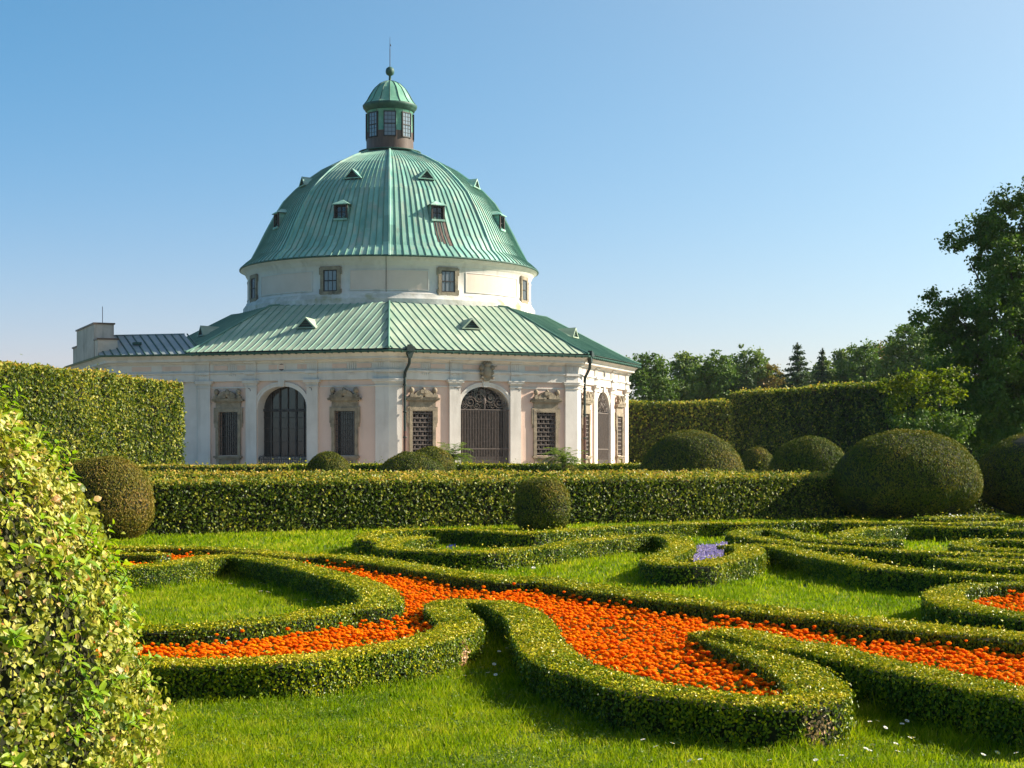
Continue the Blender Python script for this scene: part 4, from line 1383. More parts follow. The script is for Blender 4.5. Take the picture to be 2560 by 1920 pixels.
hedge('box_hedge', 'serpentine low box hedge curling around the purple flowers', GB, hJ, .47, .34, .036, 1.45, bias=.53)
hK = tr(.34, (5, (800, 360), (950, 372), (1100, 390), (1300, 435), (1600, 505), (1900, 560)), (4, (300, 490), (500, 530), (800, 580), (1200, 618), (1600, 648), (2000, 672), (2500, 695)))
hedge('box_hedge', 'low box hedge sweeping to the right above the middle lawn', GB, hK, .44, .34, .036, 1.45)
hL = tr(.34, (4, (940, 318), (600, 328), (300, 322)), (5, (1400, 312), (1250, 268), (1080, 222), (900, 210), (740, 222), (640, 248), (760, 282), (1000, 318), (1200, 348), (1500, 378), (1800, 394)), (4, (800, 408), (1200, 432), (1700, 448), (2212, 460), (2800, 470)))
hedge('box_hedge', 'hooked low box hedge behind the sweeping one, bent back on itself', GB, hL, .44, .34, .042, 1.45)
hM = tr(.34, (4, (560, 306), (430, 290), (400, 265), (540, 226), (800, 195), (1100, 180), (1700, 190), (2050, 198)))
hedge('box_hedge', 'low box hedge with a pointed bend below the big yew domes', GB, hM, .44, .34, .045, 1.45)
hN = tr(.34, (4, (2140, 222), (2300, 212), (2700, 215)))
hedge('box_hedge', 'low box hedge end cut off by the right edge beyond the others', GB, hN, .5, .34, .045, 1.45)
hO = tr(.34, (4, (1230, 103), (1500, 97), (1930, 92)))
hedge('box_hedge', 'short low box hedge with white blossoms at the foot of the yew domes', GB, hO, .9, .36, .05, 1.45)
hP = tr(.34, (4, (2800, 340), (2212, 322), (1850, 315), (1640, 332), (1600, 365), (1700, 392), (2000, 408), (2800, 425)))
hedge('box_hedge', 'narrow looped low box hedge on the far right with a tight rounded tip', GB, hP, .42, .34, .042, 1.45)
hQ = tr(.34, (4, (1390, 495), (1600, 525), (1900, 553), (2212, 575), (2800, 605)))
hedge('box_hedge', 'low box hedge with a square-cut end just above the sweeping one', GB, hQ, .42, .34, .038, 1.45)
hR = tr(.34, (4, (1640, 492), (1900, 508), (2300, 520), (2800, 530)))
hedge('box_hedge', 'thin low box hedge squeezed between two others on the right', GB, hR, .40, .34, .040, 1.45)

# ------------------------------------------------------------------ taller leafy hedges
FA, FB_ = (-19.0, 34.4), (11.4, 51.4)
hedge('hornbeam_hedge', 'waist-high leafy hornbeam hedge behind the small dark topiary ball', 'leafy clipped hedges', [FA, FB_], 1.1, 1.29, .085, 1.7, 'horn_leaf', 'horn_body', .10, .4,
      round_top=.07, wob=.03, smooth_path=False, wl=.7, jit=.9)
hedge('hornbeam_hedge', 'leafy hedge continuing in the gap between the two biggest yew domes', 'leafy clipped hedges', [(14.6, 54.2), (30, 62)], 1.1, 1.29, .10, 1.5, 'horn_leaf', 'horn_body', .10, .4,
      round_top=.07, wob=.03, smooth_path=False, wl=.7, jit=.9)
hedge('hornbeam_hedge', 'second leafy hornbeam hedge showing only its top over the first', 'leafy clipped hedges', [(-19, 53), (36, 62)], 1.1, 1.30, .10, 1.5, 'horn_leaf', 'horn_body', .10, .4,
      round_top=.07, wob=.03, smooth_path=False, bias=.6, wl=.7, jit=.9)
hedge('hornbeam_hedge', 'pale leafy hedge with a square end in front of the arched gate', 'leafy clipped hedges', [(-22, 73.5), (-10.3, 75.5)], 1.4, 1.42, .12, 1.5, 'horn_leaf', 'horn_body', .06, .4,
      round_top=.05, wob=.02, smooth_path=False, bias=.62, wl=.7)
hedge('box_hedge', 'dark straight hedge along the foot of the white pavilion', None, [(-12.5, 92), (33, 92)], 1.2, 1.36, .13, 1.5, 'box_leaf', 'box_body', .05, .4,
      round_top=.05, wob=.02, smooth_path=False)
hedge('hornbeam_hedge', 'tall yellow-green hedge wall running back towards the left wing', 'tall hedge walls', [(-25.3, 64), (-22.8, 71), (-20.3, 79.6)], 2.2, 5.85, .17, 1.9, 'horn_leaf', 'horn_body', .12, .5,
      round_top=.15, wob=.10, smooth_path=False, bias=.60, wl=.7, jit=1.0)
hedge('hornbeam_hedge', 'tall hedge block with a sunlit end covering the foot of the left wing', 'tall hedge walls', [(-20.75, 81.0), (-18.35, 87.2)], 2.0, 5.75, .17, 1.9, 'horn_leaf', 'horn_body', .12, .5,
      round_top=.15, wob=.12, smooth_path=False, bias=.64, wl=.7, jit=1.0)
hedge('hornbeam_hedge', 'tall hedge wall standing beside the right end of the pavilion', 'tall hedge walls', [(6.5, 128), (22, 124)], 2.2, 5.9, .22, 1.7, 'horn_leaf', 'horn_body', .12, .6,
      round_top=.15, wob=.10, smooth_path=False, wl=.7)
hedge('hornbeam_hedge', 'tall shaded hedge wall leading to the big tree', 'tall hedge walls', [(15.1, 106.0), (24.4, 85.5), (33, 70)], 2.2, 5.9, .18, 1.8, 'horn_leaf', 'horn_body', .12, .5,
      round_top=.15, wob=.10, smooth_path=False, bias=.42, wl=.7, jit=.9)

# ------------------------------------------------------------------ yew topiary
GT = 'clipped yew topiary'


def ball(label, cx, Y, wpx, ytop, L, leaf='yew_leaf', **kw):
    X = (cx - 1280) / F_PX * Y
    return topiary(label, GT, X, Y, wpx / 2 / F_PX * Y, EYE + (HOR - ytop) / F_PX * Y, L, leaf, **kw)


ball('brownish egg-shaped yew half hidden by the yellow-green shrub', 262, 38, 236, 1143, .06, 'yew_brown', zc=.75, power=.85, lump=.025)
ball('small dark topiary ball standing against the leafy hedge', 1355, 42.2, 136, 1197, .06, zc=.58, power=.75, lump=.02)
ball('round yew ball in front of the left arched gate', 820, 80, 108, 1131, .08, zc=.9)
ball('wide low yew dome left of the palms, below the downpipe', 1029, 70, 190, 1132, .08, zc=.5)
ball('yew ball peeping out behind the wide low dome', 1080, 84, 124, 1117, .09, zc=1.0)
ball('broad yew dome near the right corner of the pavilion', 1730, 73, 268, 1078, .09, zc=.6, power=.95)
ball('smallest yew dome, far off between two larger ones', 1891, 78, 104, 1120, .09, zc=.8)
ball('mid-sized yew dome left of the biggest one', 2023, 58, 204, 1090, .08, zc=1.0)
ball('biggest yew dome at the end of the leafy hedge', 2264, 50, 368, 1080, .075, zc=1.02, power=.93)
ball('big yew dome cut off by the right edge of the view', 2640, 51.5, 392, 1074, .075, zc=1.05, power=.93)
ball('low green mound on the dark hedge below the right palm', 1425, 87, 60, 1163, .09, zc=.6)


# ------------------------------------------------------------------ foreground shrub
def curl_leaves(P, N, T, L, Wd, tint, curl, cup):
    """eight-point leaves with midrib, cupped and curled"""
    n = len(P)
    N = N / (np.linalg.norm(N, axis=1, keepdims=True) + 1e-9)
    T = T - N * np.sum(T * N, axis=1, keepdims=True)
    T /= np.linalg.norm(T, axis=1, keepdims=True) + 1e-9
    B = np.cross(N, T)
    pt = lambda a, b, c: P + T * (a * L)[:, None] + B * (b * Wd)[:, None] + N * (c * L)[:, None]
    z = np.zeros(n)
    V = np.stack([pt(z, z, z), pt(z + .35, z, -.06 * curl), pt(z + .7, z, -.28 * curl), pt(z + 1, z, -.65 * curl),
                  pt(z + .32, z - .48, cup * .18 - .05 * curl), pt(z + .68, z - .40, cup * .14 - .27 * curl),
                  pt(z + .32, z + .48, cup * .18 - .05 * curl), pt(z + .68, z + .40, cup * .14 - .27 * curl)], axis=1).reshape(-1, 3)
    b = np.arange(n)[:, None] * 8
    q = np.concatenate([b + np.array([[0, 4, 5, 1]]), b + np.array([[1, 5, 3, 2]]), b + np.array([[0, 1, 7, 6]]), b + np.array([[1, 2, 3, 7]])])
    return V, q, np.repeat(tint, 8)


BX, BY = -3.9, 8.6
SP = np.array([[0, 1.85], [.53, 1.93], [.85, 1.90], [1.17, 1.80], [1.48, 1.68], [1.76, 1.54], [1.985, 1.38], [2.21, 1.18], [2.40, 1.0], [2.55, .74], [2.65, .42], [2.70, .05]])


def shrub_r(z): return np.interp(z, SP[:, 0], SP[:, 1])


nz, na = 24, 48
zz = np.linspace(0, 2.68, nz); aa = np.linspace(0, 2 * PI, na, endpoint=False)
V0 = np.stack([BX + (shrub_r(zz)[:, None] * .90 - .03) * np.cos(aa), BY + (shrub_r(zz)[:, None] * .90 - .03) * np.sin(aa), np.repeat((zz * .97)[:, None], na, 1)], axis=2).reshape(-1, 3)
ii, jj = np.meshgrid(np.arange(nz - 1), np.arange(na), indexing='ij'); ii = ii.ravel(); jj = jj.ravel(); j2 = (jj + 1) % na
Q0 = np.stack([ii * na + jj, ii * na + j2, (ii + 1) * na + j2, (ii + 1) * na + jj], axis=1)
shrub = empty('garden_shrub', (0, 0, 0))
shrub.location = (BX, BY, 0)
tag(shrub, 'large rounded yellow-green shrub in the left foreground', 'shrub')
V0 -= np.array([BX, BY, 0])
link('twigs', arr_mesh('twigs', V0, Q0, [M['bush_body']], None, None, True), shrub)
n = 54000
z = rng.uniform(0.02, 2.70, n)
ph = rng.uniform(-PI * 1.15, .7, n)
R = shrub_r(z)
dR = (shrub_r(z + .02) - shrub_r(z - .02)) / .04
N = np.stack([np.cos(ph), np.sin(ph), -dR], axis=1); N /= np.linalg.norm(N, axis=1, keepdims=True)
P = np.stack([R * np.cos(ph), R * np.sin(ph), z], axis=1)
clump = vnoise(P, 5.5, 3)
P += N * (clump * .075 + vnoise(P, 15, 4) * .05 + rng.normal(-.03, .04, n))[:, None]
T = rng.normal(0, .8, (n, 3)); T[:, 2] -= .25
T += N * .35
tint = np.clip(.52 + rng.normal(0, .24, n) + .13 * vnoise(P, 3.5, 8), 0, .93)
tint[rng.random(n) < .015] = .97
sel = rng.random(n) < .008
tint[sel] = 1.0
L = .022 + .034 * rng.random(n) ** 1.6; Wd = L * rng.uniform(.62, .92, n)
v, q, t = curl_leaves(P, N + rng.normal(0, .55, (n, 3)), T, L, Wd, tint, rng.uniform(0, .8, n), rng.uniform(.2, 1.0, n))
link('foliage', arr_mesh('foliage', v, q, [M['bush_leaf']], None, t), shrub)
# fresh upright shoots, longer and greener leaves in whorls
PV, PQ, PT = [], [], []
off = 0
mbt = MB()
r2 = np.random.default_rng(21)
for i in range(330):
    z = r2.uniform(.3, 2.5) if i > 60 else r2.uniform(1.2, 2.55)
    ph = r2.uniform(-PI * 1.0, .45)
    R = float(shrub_r(z)) - .03
    dR = float((shrub_r(z + .02) - shrub_r(z - .02)) / .04)
    nrm = Vector((math.cos(ph), math.sin(ph), -dR)).normalized()
    d = (nrm * .75 + Vector((r2.normal(0, .25), r2.normal(0, .25), .75 + r2.normal(0, .2)))).normalized()
    ln = r2.uniform(.07, .20)
    b = Vector((R * math.cos(ph), R * math.sin(ph), z))
    mbt.tube([b - nrm * .1, b, b + d * ln], [.004, .0035, .002], 4, 0, False)
    m = r2.integers(6, 11)
    base = np.array([b + d * ln * (.25 + .75 * k / m) for k in range(m)])
    side = d.cross(Vector((.3, .1, .9))).normalized(); si2 = d.cross(side)
    az = np.array([k * 2.4 for k in range(m)])
    out = np.array([side * math.cos(a_) + si2 * math.sin(a_) for a_ in az])
    dd = np.array(d)
    T = out + dd * np.linspace(.5, 1.4, m)[:, None]
    Nn = dd[None] - out * .5 + r2.normal(0, .15, (m, 3))
    L = r2.uniform(.05, .085, m)
    v, q, t = curl_leaves(base, Nn, T, L, L * r2.uniform(.34, .45, m), np.clip(r2.normal(.5, .22, m), 0, 1), r2.uniform(.1, .5, m), r2.uniform(.2, .6, m))
    PV.append(v); PQ.append(q + off); PT.append(t); off += len(v)
sv_, sq_ = np.array([tuple(p) for p in mbt.v]), np.array(mbt.f)
V, Q, T, Mi = stack([(np.concatenate(PV), np.concatenate(PQ), np.concatenate(PT), 0), (sv_, sq_, np.zeros(len(sv_)), 1)])
link('fresh_shoots', arr_mesh('fresh_shoots', V, Q, [M['shoot_leaf'], M['bush_body']], Mi, T), shrub)

# ------------------------------------------------------------------ ground
gm = MB()
gm.poly([(-300, -40, 0), (300, -40, 0), (300, 420, 0), (-300, 420, 0)])
tag(gm.build('lawn', M['lawn']), kind='structure')
gm = MB()
gm.poly([(-46, 93.5, .004), (30, 93.5, .004), (30, 150, .004), (-46, 150, .004)])
tag(gm.build('path', M['gravel']), kind='structure')


def smooth(p, st=.12): return resample(p, st)[0]


cA, cB, cC, cF = smooth(hA), smooth(hB), smooth(hC), smooth(hF)
iF = np.argmin(np.linalg.norm(cC - cF[0], axis=1))
bed1 = np.concatenate([cA, cF[::-1], cC[:iF + 1][::-1], cB[::-1]])
bedG = smooth(hG)
cJ = smooth(hJ); cI = smooth(hI)
bed_p = np.array([G(1340 + K * x, 1290 + K * y, .2) for x, y in ((1560, 320), (1560, 480), (1740, 470), (1850, 400), (1890, 275))])
bed_b = np.array([G(820 + K * x, 1290 + K * y, .1) for x, y in ((1000, 340), (2000, 330), (2100, 260), (1350, 240), (1000, 260))])


def in_poly(P, poly):
    x, y = P[:, 0], P[:, 1]
    ins = np.zeros(len(P), bool)
    j = len(poly) - 1
    for i in range(len(poly)):
        xi, yi = poly[i]; xj, yj = poly[j]
        c = ((yi > y) != (yj > y))
        xx = (xj - xi) * (y - yi) / (yj - yi + 1e-12) + xi
        ins ^= c & (x < xx)
        j = i
    return ins


def hedge_dist(P):
    """distance from hedge faces (negative inside)"""
    out = np.full(len(P), 9.0)
    for C, hw in HEDGE_SEGS:
        lo, hi = C.min(0) - 1.0, C.max(0) + 1.0
        idx = np.where((P[:, 0] > lo[0]) & (P[:, 0] < hi[0]) & (P[:, 1] > lo[1]) & (P[:, 1] < hi[1]))[0]
        for k in range(0, len(idx), 8000):
            s = idx[k:k + 8000]
            d = np.sqrt(((P[s][:, None, :] - C[None]) ** 2).sum(2)).min(1) - hw
            out[s] = np.minimum(out[s], d)
    return out


from mathutils.geometry import tessellate_polygon


def sheet(name, poly, z, mat, kind):
    pts = [Vector((x, y, z)) for x, y in poly]
    tris = tessellate_polygon([pts])
    me = bpy.data.meshes.new(name)
    me.from_pydata([tuple(p) for p in pts], [], [tuple(t) for t in tris])
    me.materials.append(mat)
    o = link(name, me)
    tag(o, kind=kind)
    return o


sheet('soil', bed1[::2], .006, M['soil'], 'structure')
sheet('soil', bedG[::2], .006, M['soil'], 'structure')
sheet('soil', bed_p, .006, M['soil'], 'structure')
q = [G(x, y) for x, y in ((822, 1376), (850, 1370), (893, 1369), (897, 1374), (885, 1379), (845, 1381))]
sheet('bare_earth', q, .005, M['bare'], 'structure')

# ------------------------------------------------------------------ marigolds
def ico(sub=1):
    import bmesh
    b = bmesh.new()
    bmesh.ops.create_icosphere(b, subdivisions=sub, radius=1)
    V = np.array([v.co[:] for v in b.verts]); Fc = np.array([[v.index for v in f.verts] for f in b.faces])
    b.free()
    return V, Fc


def head_template(seed):
    r = np.random.default_rng(seed)
    V, Fc = ico(2)
    up = V[:, 2]
    V = V * (1 + r.uniform(-.16, .12, len(V)))[:, None]
    V[:, 2] *= .74
    V *= .0215
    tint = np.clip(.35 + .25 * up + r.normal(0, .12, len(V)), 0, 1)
    vs, fs, ts = [V], [Fc], [tint]
    off = len(V)
    for ring, (m, el, ln) in enumerate(((13, -.12, .0255), (12, .25, .0235), (9, .65, .020), (5, 1.1, .0175))):
        for i in range(m):
            a = 2 * PI * (i + .5 * ring) / m + r.normal(0, .12)
            e = el + r.normal(0, .08)
            d = np.array([math.cos(a) * math.cos(e), math.sin(a) * math.cos(e), math.sin(e)])
            s = np.array([-math.sin(a), math.cos(a), 0])
            l = ln * r.uniform(.92, 1.12)
            w = .0072
            u = np.array([0, 0, .004])
            p = np.array([d * l * .55 - s * w * .6, d * l * .55 + s * w * .6, d * l + s * w + u, d * l * 1.02 + u * .2, d * l - s * w + u])
            p[:, 2] *= .8
            vs.append(p); fs.append(np.array([[0, 1, 2], [0, 2, 3], [0, 3, 4]]) + off); off += 5
            ts.append(np.clip(np.array([.1, .1, .6, .5, .6]) + r.normal(0, .15), 0, 1))
    return np.concatenate(vs), np.concatenate(fs), np.concatenate(ts)


HEADS = [head_template(s) for s in range(4)]
head_me = [arr_mesh('flower_head', v, f, [M['orange']], None, t) for v, f, t in HEADS]


def stem_mesh(seed):
    r = np.random.default_rng(seed)
    mb = MB()
    mb.tube([(0, 0, 0), (.004, .002, -.012), (.006, .0, -.07), (.002, 0, -.16)], [.0055, .003, .0028, .003], 4, 0, False)
    v = np.array(mb.v); f = np.array(mb.f)
    n = 26
    P = np.column_stack([r.normal(0, .028, n), r.normal(0, .028, n), -r.uniform(.04, .14, n)])
    vl, ql, tl = leaves(P, np.tile([0, 0, 1.0], (n, 1)), .045, .009, np.clip(r.normal(.5, .2, n), 0, 1), up=.6, jit=.7)
    V, Q, T, Mi = stack([(v, f, np.full(len(v), .6), 0), (vl, ql, tl, 0)])
    return arr_mesh('marigold', V, Q, [M['marigold_green']], None, T)


stem_me = [stem_mesh(s) for s in range(3)]


def scatter(poly, spacing):
    lo, hi = poly.min(0), poly.max(0)
    nx, ny = int((hi[0] - lo[0]) / spacing) + 1, int((hi[1] - lo[1]) / spacing) + 1
    gx, gy = np.meshgrid(np.arange(nx), np.arange(ny))
    P = np.stack([lo[0] + (gx.ravel() + rng.uniform(-.45, .45, nx * ny) + .5) * spacing, lo[1] + (gy.ravel() + rng.uniform(-.45, .45, nx * ny) + .5) * spacing], axis=1)
    P = P[in_poly(P, poly)]
    return P


def visible(P, z, m=.02):
    px = P[:, 0] / P[:, 1] * F_PX + 1280
    py = HOR + F_PX * (EYE - z) / P[:, 1]
    return (px > -2560 * m) & (px < 2560 * (1 + m)) & (py < 1920 * (1 + m))


beds = []
for bi, poly in enumerate((bed1, bedG)):
    P = scatter(poly, .056)
    P = P[hedge_dist(P) > .02]
    P = P[(P[:, 1] < 60) & visible(P, .25, .12)]
    thin = vnoise(np.column_stack([P, np.zeros(len(P))]), 3.2, 11)
    P = P[(thin < .5) | (rng.random(len(P)) < .3)]
    P = P[rng.random(len(P)) < .95]
    beds.append(P)
FL = np.concatenate(beds)
FZ = .180 + .012 * vnoise(np.column_stack([FL, np.zeros(len(FL))]), 4, 5) + rng.normal(0, .026, len(FL))
tall = rng.random(len(FL)) < .045
FZ[tall] += rng.uniform(.03, .09, tall.sum())
FS = rng.uniform(.72, 1.22, len(FL)) * np.where(rng.random(len(FL)) < .12, .7, 1)
FR = rng.uniform(0, 2 * PI, len(FL))


def seen(P, Z):
    """keep heads not hidden behind a hedge top seen from the path"""
    ok = visible(P, .25, .0)
    for f in (.04, .08, .12, .17, .22, .28, .34):
        Q = P + (np.array([0.0, 0.0]) - P) / np.linalg.norm(P, axis=1, keepdims=True) * (f * 1.0 * 1.0)
        zr = Z + (EYE - Z) * f / np.linalg.norm(P, axis=1)
        ok &= ~((hedge_dist(Q) < 0) & (zr < .325))
    # shrub in front
    px = P[:, 0] / P[:, 1] * F_PX + 1280
    return ok & (px > 400)


sv = seen(FL, FZ)
order = np.argsort(np.where(sv, FL[:, 1], 1e6))
near = order[:290]
chosen = np.zeros(len(FL), bool); chosen[near] = True
nx = FL[:, 0] / FL[:, 1] * F_PX + 1280
for i in near:
    x, y = FL[i]
    if nx[i] < 1330: lab, grp = 'bright orange marigold in the bed between the looped hedge and the shrub', 'marigolds near the shrub'
    elif y < 11.9 and nx[i] < 1990 or nx[i] < 1960: lab, grp = 'bright orange marigold inside the hairpin end of the winding hedge', 'marigolds in the hairpin'
    else: lab, grp = 'bright orange marigold in the narrow strip between two diagonal hedges', 'marigolds in the narrow strip'
    k = int(i) % 4
    o = link('marigold', stem_me[int(i) % 3], None, (x, y, float(FZ[i])))
    s = float(FS[i])
    o.scale = (s, s, 1.0)
    o.rotation_euler = (rng.normal(0, .10), rng.normal(0, .10), float(FR[i]))
    tag(o, lab, 'flower', grp)
    h = link('flower_head', head_me[k], o)
    h.scale = (1, 1, s)
rest = np.where(~chosen)[0]
VV, FF, TT, off = [], [], [], 0
for k in range(4):
    idx = rest[rest % 4 == k]
    v, f, t = HEADS[k]
    ca, sa = np.cos(FR[idx]), np.sin(FR[idx])
    s = FS[idx]
    X = (v[None, :, 0] * ca[:, None] - v[None, :, 1] * sa[:, None]) * s[:, None] + FL[idx, 0][:, None]
    Y = (v[None, :, 0] * sa[:, None] + v[None, :, 1] * ca[:, None]) * s[:, None] + FL[idx, 1][:, None]
    Z = v[None, :, 2] * s[:, None] + FZ[idx][:, None]
    VV.append(np.stack([X, Y, Z], axis=2).reshape(-1, 3))
    FF.append((f[None] + (np.arange(len(idx)) * len(v))[:, None, None]).reshape(-1, 3) + off)
    TT.append(np.clip(t[None] + rng.normal(0, .12, len(idx))[:, None], 0, 1).ravel())
    off += len(idx) * len(v)
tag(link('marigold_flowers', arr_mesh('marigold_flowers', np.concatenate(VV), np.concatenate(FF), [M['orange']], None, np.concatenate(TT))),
    'mass of orange marigolds filling the beds between the low hedges', 'flowers', None, 'stuff')
# feathery green of the marigolds
n = 90000
P = FL[rng.integers(0, len(FL), n)] + rng.normal(0, .035, (n, 2))
P = P[hedge_dist(P) > .0]
Z = rng.uniform(.02, .16, len(P))
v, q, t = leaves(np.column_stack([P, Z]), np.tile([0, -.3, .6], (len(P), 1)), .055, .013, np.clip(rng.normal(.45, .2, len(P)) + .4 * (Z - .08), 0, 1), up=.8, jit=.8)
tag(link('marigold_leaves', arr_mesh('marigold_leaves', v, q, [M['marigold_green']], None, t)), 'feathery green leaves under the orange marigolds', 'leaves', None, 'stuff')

# purple and blue flowers
for nm, poly, mat, n, zt, lab in (('purple_flowers', bed_p, 'purple', 9000, .22, 'pale purple flowers in the small bed enclosed by the serpentine hedge'),
                                  ('blue_flowers', bed_b, 'blue', 110, .20, 'few deep blue flowers in shade behind the serpentine hedge')):
    lo, hi = poly.min(0), poly.max(0)
    P = rng.uniform(lo, hi, (n * 3, 2))
    P = P[in_poly(P, poly)]
    P = P[hedge_dist(P) > .05][:n]
    if nm == 'blue_flowers':
        c = np.array([G(820 + K * x, 1290 + K * y, .2) for x, y in ((1165, 303), (1208, 284), (1305, 292))])
        P = c[rng.integers(0, 3, n)] + rng.normal(0, .05, (n, 2))
        P = P[in_poly(P, poly)]; P = P[hedge_dist(P) > .05]
    Z = zt + .04 * vnoise(np.column_stack([P, np.zeros(len(P))]), 6, 2) + rng.normal(0, .02, len(P))
    v, q, t = leaves(np.column_stack([P, Z]), np.tile([0, 0, 1.0], (len(P), 1)), .032, .026, np.clip(rng.normal(.55, .25, len(P)), 0, 1), up=.2, jit=.8)
    g = rng.uniform(.02, zt - .03, len(P))
    v2, q2, t2 = leaves(np.column_stack([P + rng.normal(0, .03, P.shape), g]), np.tile([0, -.2, .7], (len(P), 1)), .05, .02, np.clip(rng.normal(.3, .2, len(P)), 0, 1), up=.8)
    V, Q, T, Mi = stack([(v, q, t, 0), (v2, q2, t2, 1)])
    tag(link(nm, arr_mesh(nm, V, Q, [M[mat], M['marigold_green']], Mi, T)), lab, 'flowers', None, 'stuff')

# ------------------------------------------------------------------ grass
def front_line(x): return FA[1] + (x - FA[0]) * (FB_[1] - FA[1]) / (FB_[0] - FA[0]) - .5


GV, GQ, GT_ = [], [], []
off = 0
for z0, z1, dens, hgt, wd in ((9.2, 13, 3400, .058, .0062), (13, 17, 2200, .060, .0080), (17, 24, 1000, .065, .011), (24, 34, 420, .075, .018), (34, 52, 190, .085, .028)):
    xa, xb = -.40 * z1, .42 * z1
    n = int((xb - xa) * (z1 - z0) * dens)
    P = np.column_stack([rng.uniform(xa, xb, n), rng.uniform(z0, z1, n)])
    P = P[(np.abs(P[:, 0]) < .36 * P[:, 1] + .9) & (P[:, 1] < front_line(P[:, 0]) + .4)]
    for b in (bed1, bedG, bed_p):
        P = P[~in_poly(P, b)]
    d = hedge_dist(P)
    P, d = P[d > -.02], d[d > -.02]
    n = len(P)
    P3 = np.column_stack([P, np.zeros(n)])
    edge = np.clip(1 - d / .14, 0, 1)
    hh = hgt * (rng.uniform(.40, 1.15, n) + .26 * vnoise(P3, 3.0, 31) + .26 * vnoise(P3, 10, 32)) * (1 + .9 * edge * rng.random(n))
    hh = np.clip(hh, .015, .2)
    long = rng.random(n) < .012
    hh[long] *= 1.8
    a = rng.uniform(0, 2 * PI, n)
    s = np.column_stack([np.cos(a), np.sin(a), np.zeros(n)])
    ln = rng.normal(0, .42, (n, 2))
    tip = np.column_stack([P + ln * hh[:, None], hh])
    w = wd * rng.uniform(.6, 1.4, n)[:, None]
    mid = P3 * .55 + tip * .45
    mid[:, 2] = hh * .55
    v = np.stack([P3 - s * w * .5, P3 + s * w * .5, mid + s * w * .45, tip, mid - s * w * .45], axis=1)
    Q4 = np.stack([v[:, 0], v[:, 1], v[:, 2], v[:, 4]], axis=1).reshape(-1, 3)
    Q5 = np.stack([v[:, 4], v[:, 2], v[:, 3], v[:, 3] - s * .0005], axis=1).reshape(-1, 3)
    tt = np.clip(.43 + rng.normal(0, .24, n) + .22 * vnoise(P3, 1.7, 41) + .24 * vnoise(P3, 8, 42), 0, .95)
    tt[rng.random(n) < .02] = 1.0
    for blk in (Q4, Q5):
        GV.append(blk); GQ.append(np.arange(4 * n).reshape(n, 4) + off); GT_.append(np.repeat(tt, 4)); off += 4 * n
tag(link('grass', arr_mesh('grass', np.concatenate(GV), np.concatenate(GQ), [M['grass']], None, np.concatenate(GT_))), 'short bright green grass between the low hedges', 'grass', None, 'stuff')

# broad-leaved weeds and clover in the near lawn
n = 5200
P = np.column_stack([rng.uniform(-3.6, 4, n), rng.uniform(9.3, 15, n)])
P = P[vnoise(np.column_stack([P, np.zeros(n)]), 2.5, 77) > .1]
for b in (bed1, bedG): P = P[~in_poly(P, b)]
P = P[hedge_dist(P) > .02]
P = np.repeat(P, 4, axis=0) + rng.normal(0, .018, (len(P) * 4, 2))
v, q, t = leaves(np.column_stack([P, rng.uniform(.02, .06, len(P))]), np.tile([0, 0, 1.0], (len(P), 1)), .022, .018, np.clip(rng.normal(.6, .2, len(P)), 0, 1), jit=.45)
tag(link('clover_leaves', arr_mesh('clover_leaves', v, q, [M['marigold_green']], None, t)), 'small clover leaves scattered through the near grass', 'clover', None, 'stuff')

# daisies
dm, de = MB(), MB()
for i in range(13):
    a = 2 * PI * i / 13
    p = lambda r, da, z: (r * math.cos(a + da), r * math.sin(a + da), z)
    dm.poly([p(.004, -.1, 0), p(.012, -.22, .0025), p(.0165, 0, .002), p(.012, .22, .0025)], 0)
dm.tube([(0, 0, 0), (.003, 0, -.03), (0, .002, -.075)], [.0012] * 3, 4, 1, False)
de.ellipsoid((0, 0, .001), .0045, .0045, .003, 8)
dme, eme = dm.mesh('daisy', [M['pale_petal'], M['grass']]), de.mesh('flower_eye', [M['yellow_eye']])
DA = {1: ((985, 668), (1090, 678), (1380, 684), (1420, 684), (1390, 764), (1462, 762), (320, 765), (1960, 868), (1830, 845)),
      2: ((1650, 485), (1695, 490), (1760, 525), (1980, 525), (2030, 520), (490, 385), (315, 378), (1520, 1530), (1580, 1572), (1655, 1606), (1350, 1595), (1690, 1370), (1640, 1480), (1770, 1335)),
      3: ((1480, 720), (1040, 555), (50, 462)),
      6: ((30, 1425), (320, 1463), (155, 1500), (595, 1612), (655, 1566), (490, 1634), (1280, 1630)),
      7: ((690, 1235), (765, 1236), (1008, 1250), (1056, 1226), (1115, 1385), (1085, 1410), (945, 1465), (845, 1295), (650, 1495), (690, 1535), (720, 1465), (705, 1620), (410, 1580), (155, 1620), (965, 1530), (1950, 1558), (1810, 1565), (2135, 1560))}
DL = {1: 'tiny white daisy in the small lawn inside the looped hedge', 2: 'tiny white daisy in the grass left of the S curve or behind the long hedge', 3: 'tiny white daisy at the foot of the serpentine hedge',
      6: 'tiny white daisy in the shaded grass along the winding hedge', 7: 'tiny white daisy in the grass right of the blunt hedge end'}
for tl, pts in DA.items():
    for x, y in pts:
        gx, gy = G(ORI[tl][0] + K * x, ORI[tl][1] + K * y, .07)
        if hedge_dist(np.array([[gx, gy]]))[0] < 0: continue
        o = link('daisy', dme, None, (gx, gy, .085 + rng.uniform(0, .02)))
        o.rotation_euler = (rng.normal(.35, .2), rng.normal(0, .2), rng.uniform(0, 6))
        s = max(1.12, gy / 12)
        o.scale = (s, s, 1)
        tag(o, DL[tl], 'daisy', DL[tl].replace('tiny white daisy', 'white daisies'))
        link('flower_eye', eme, o)
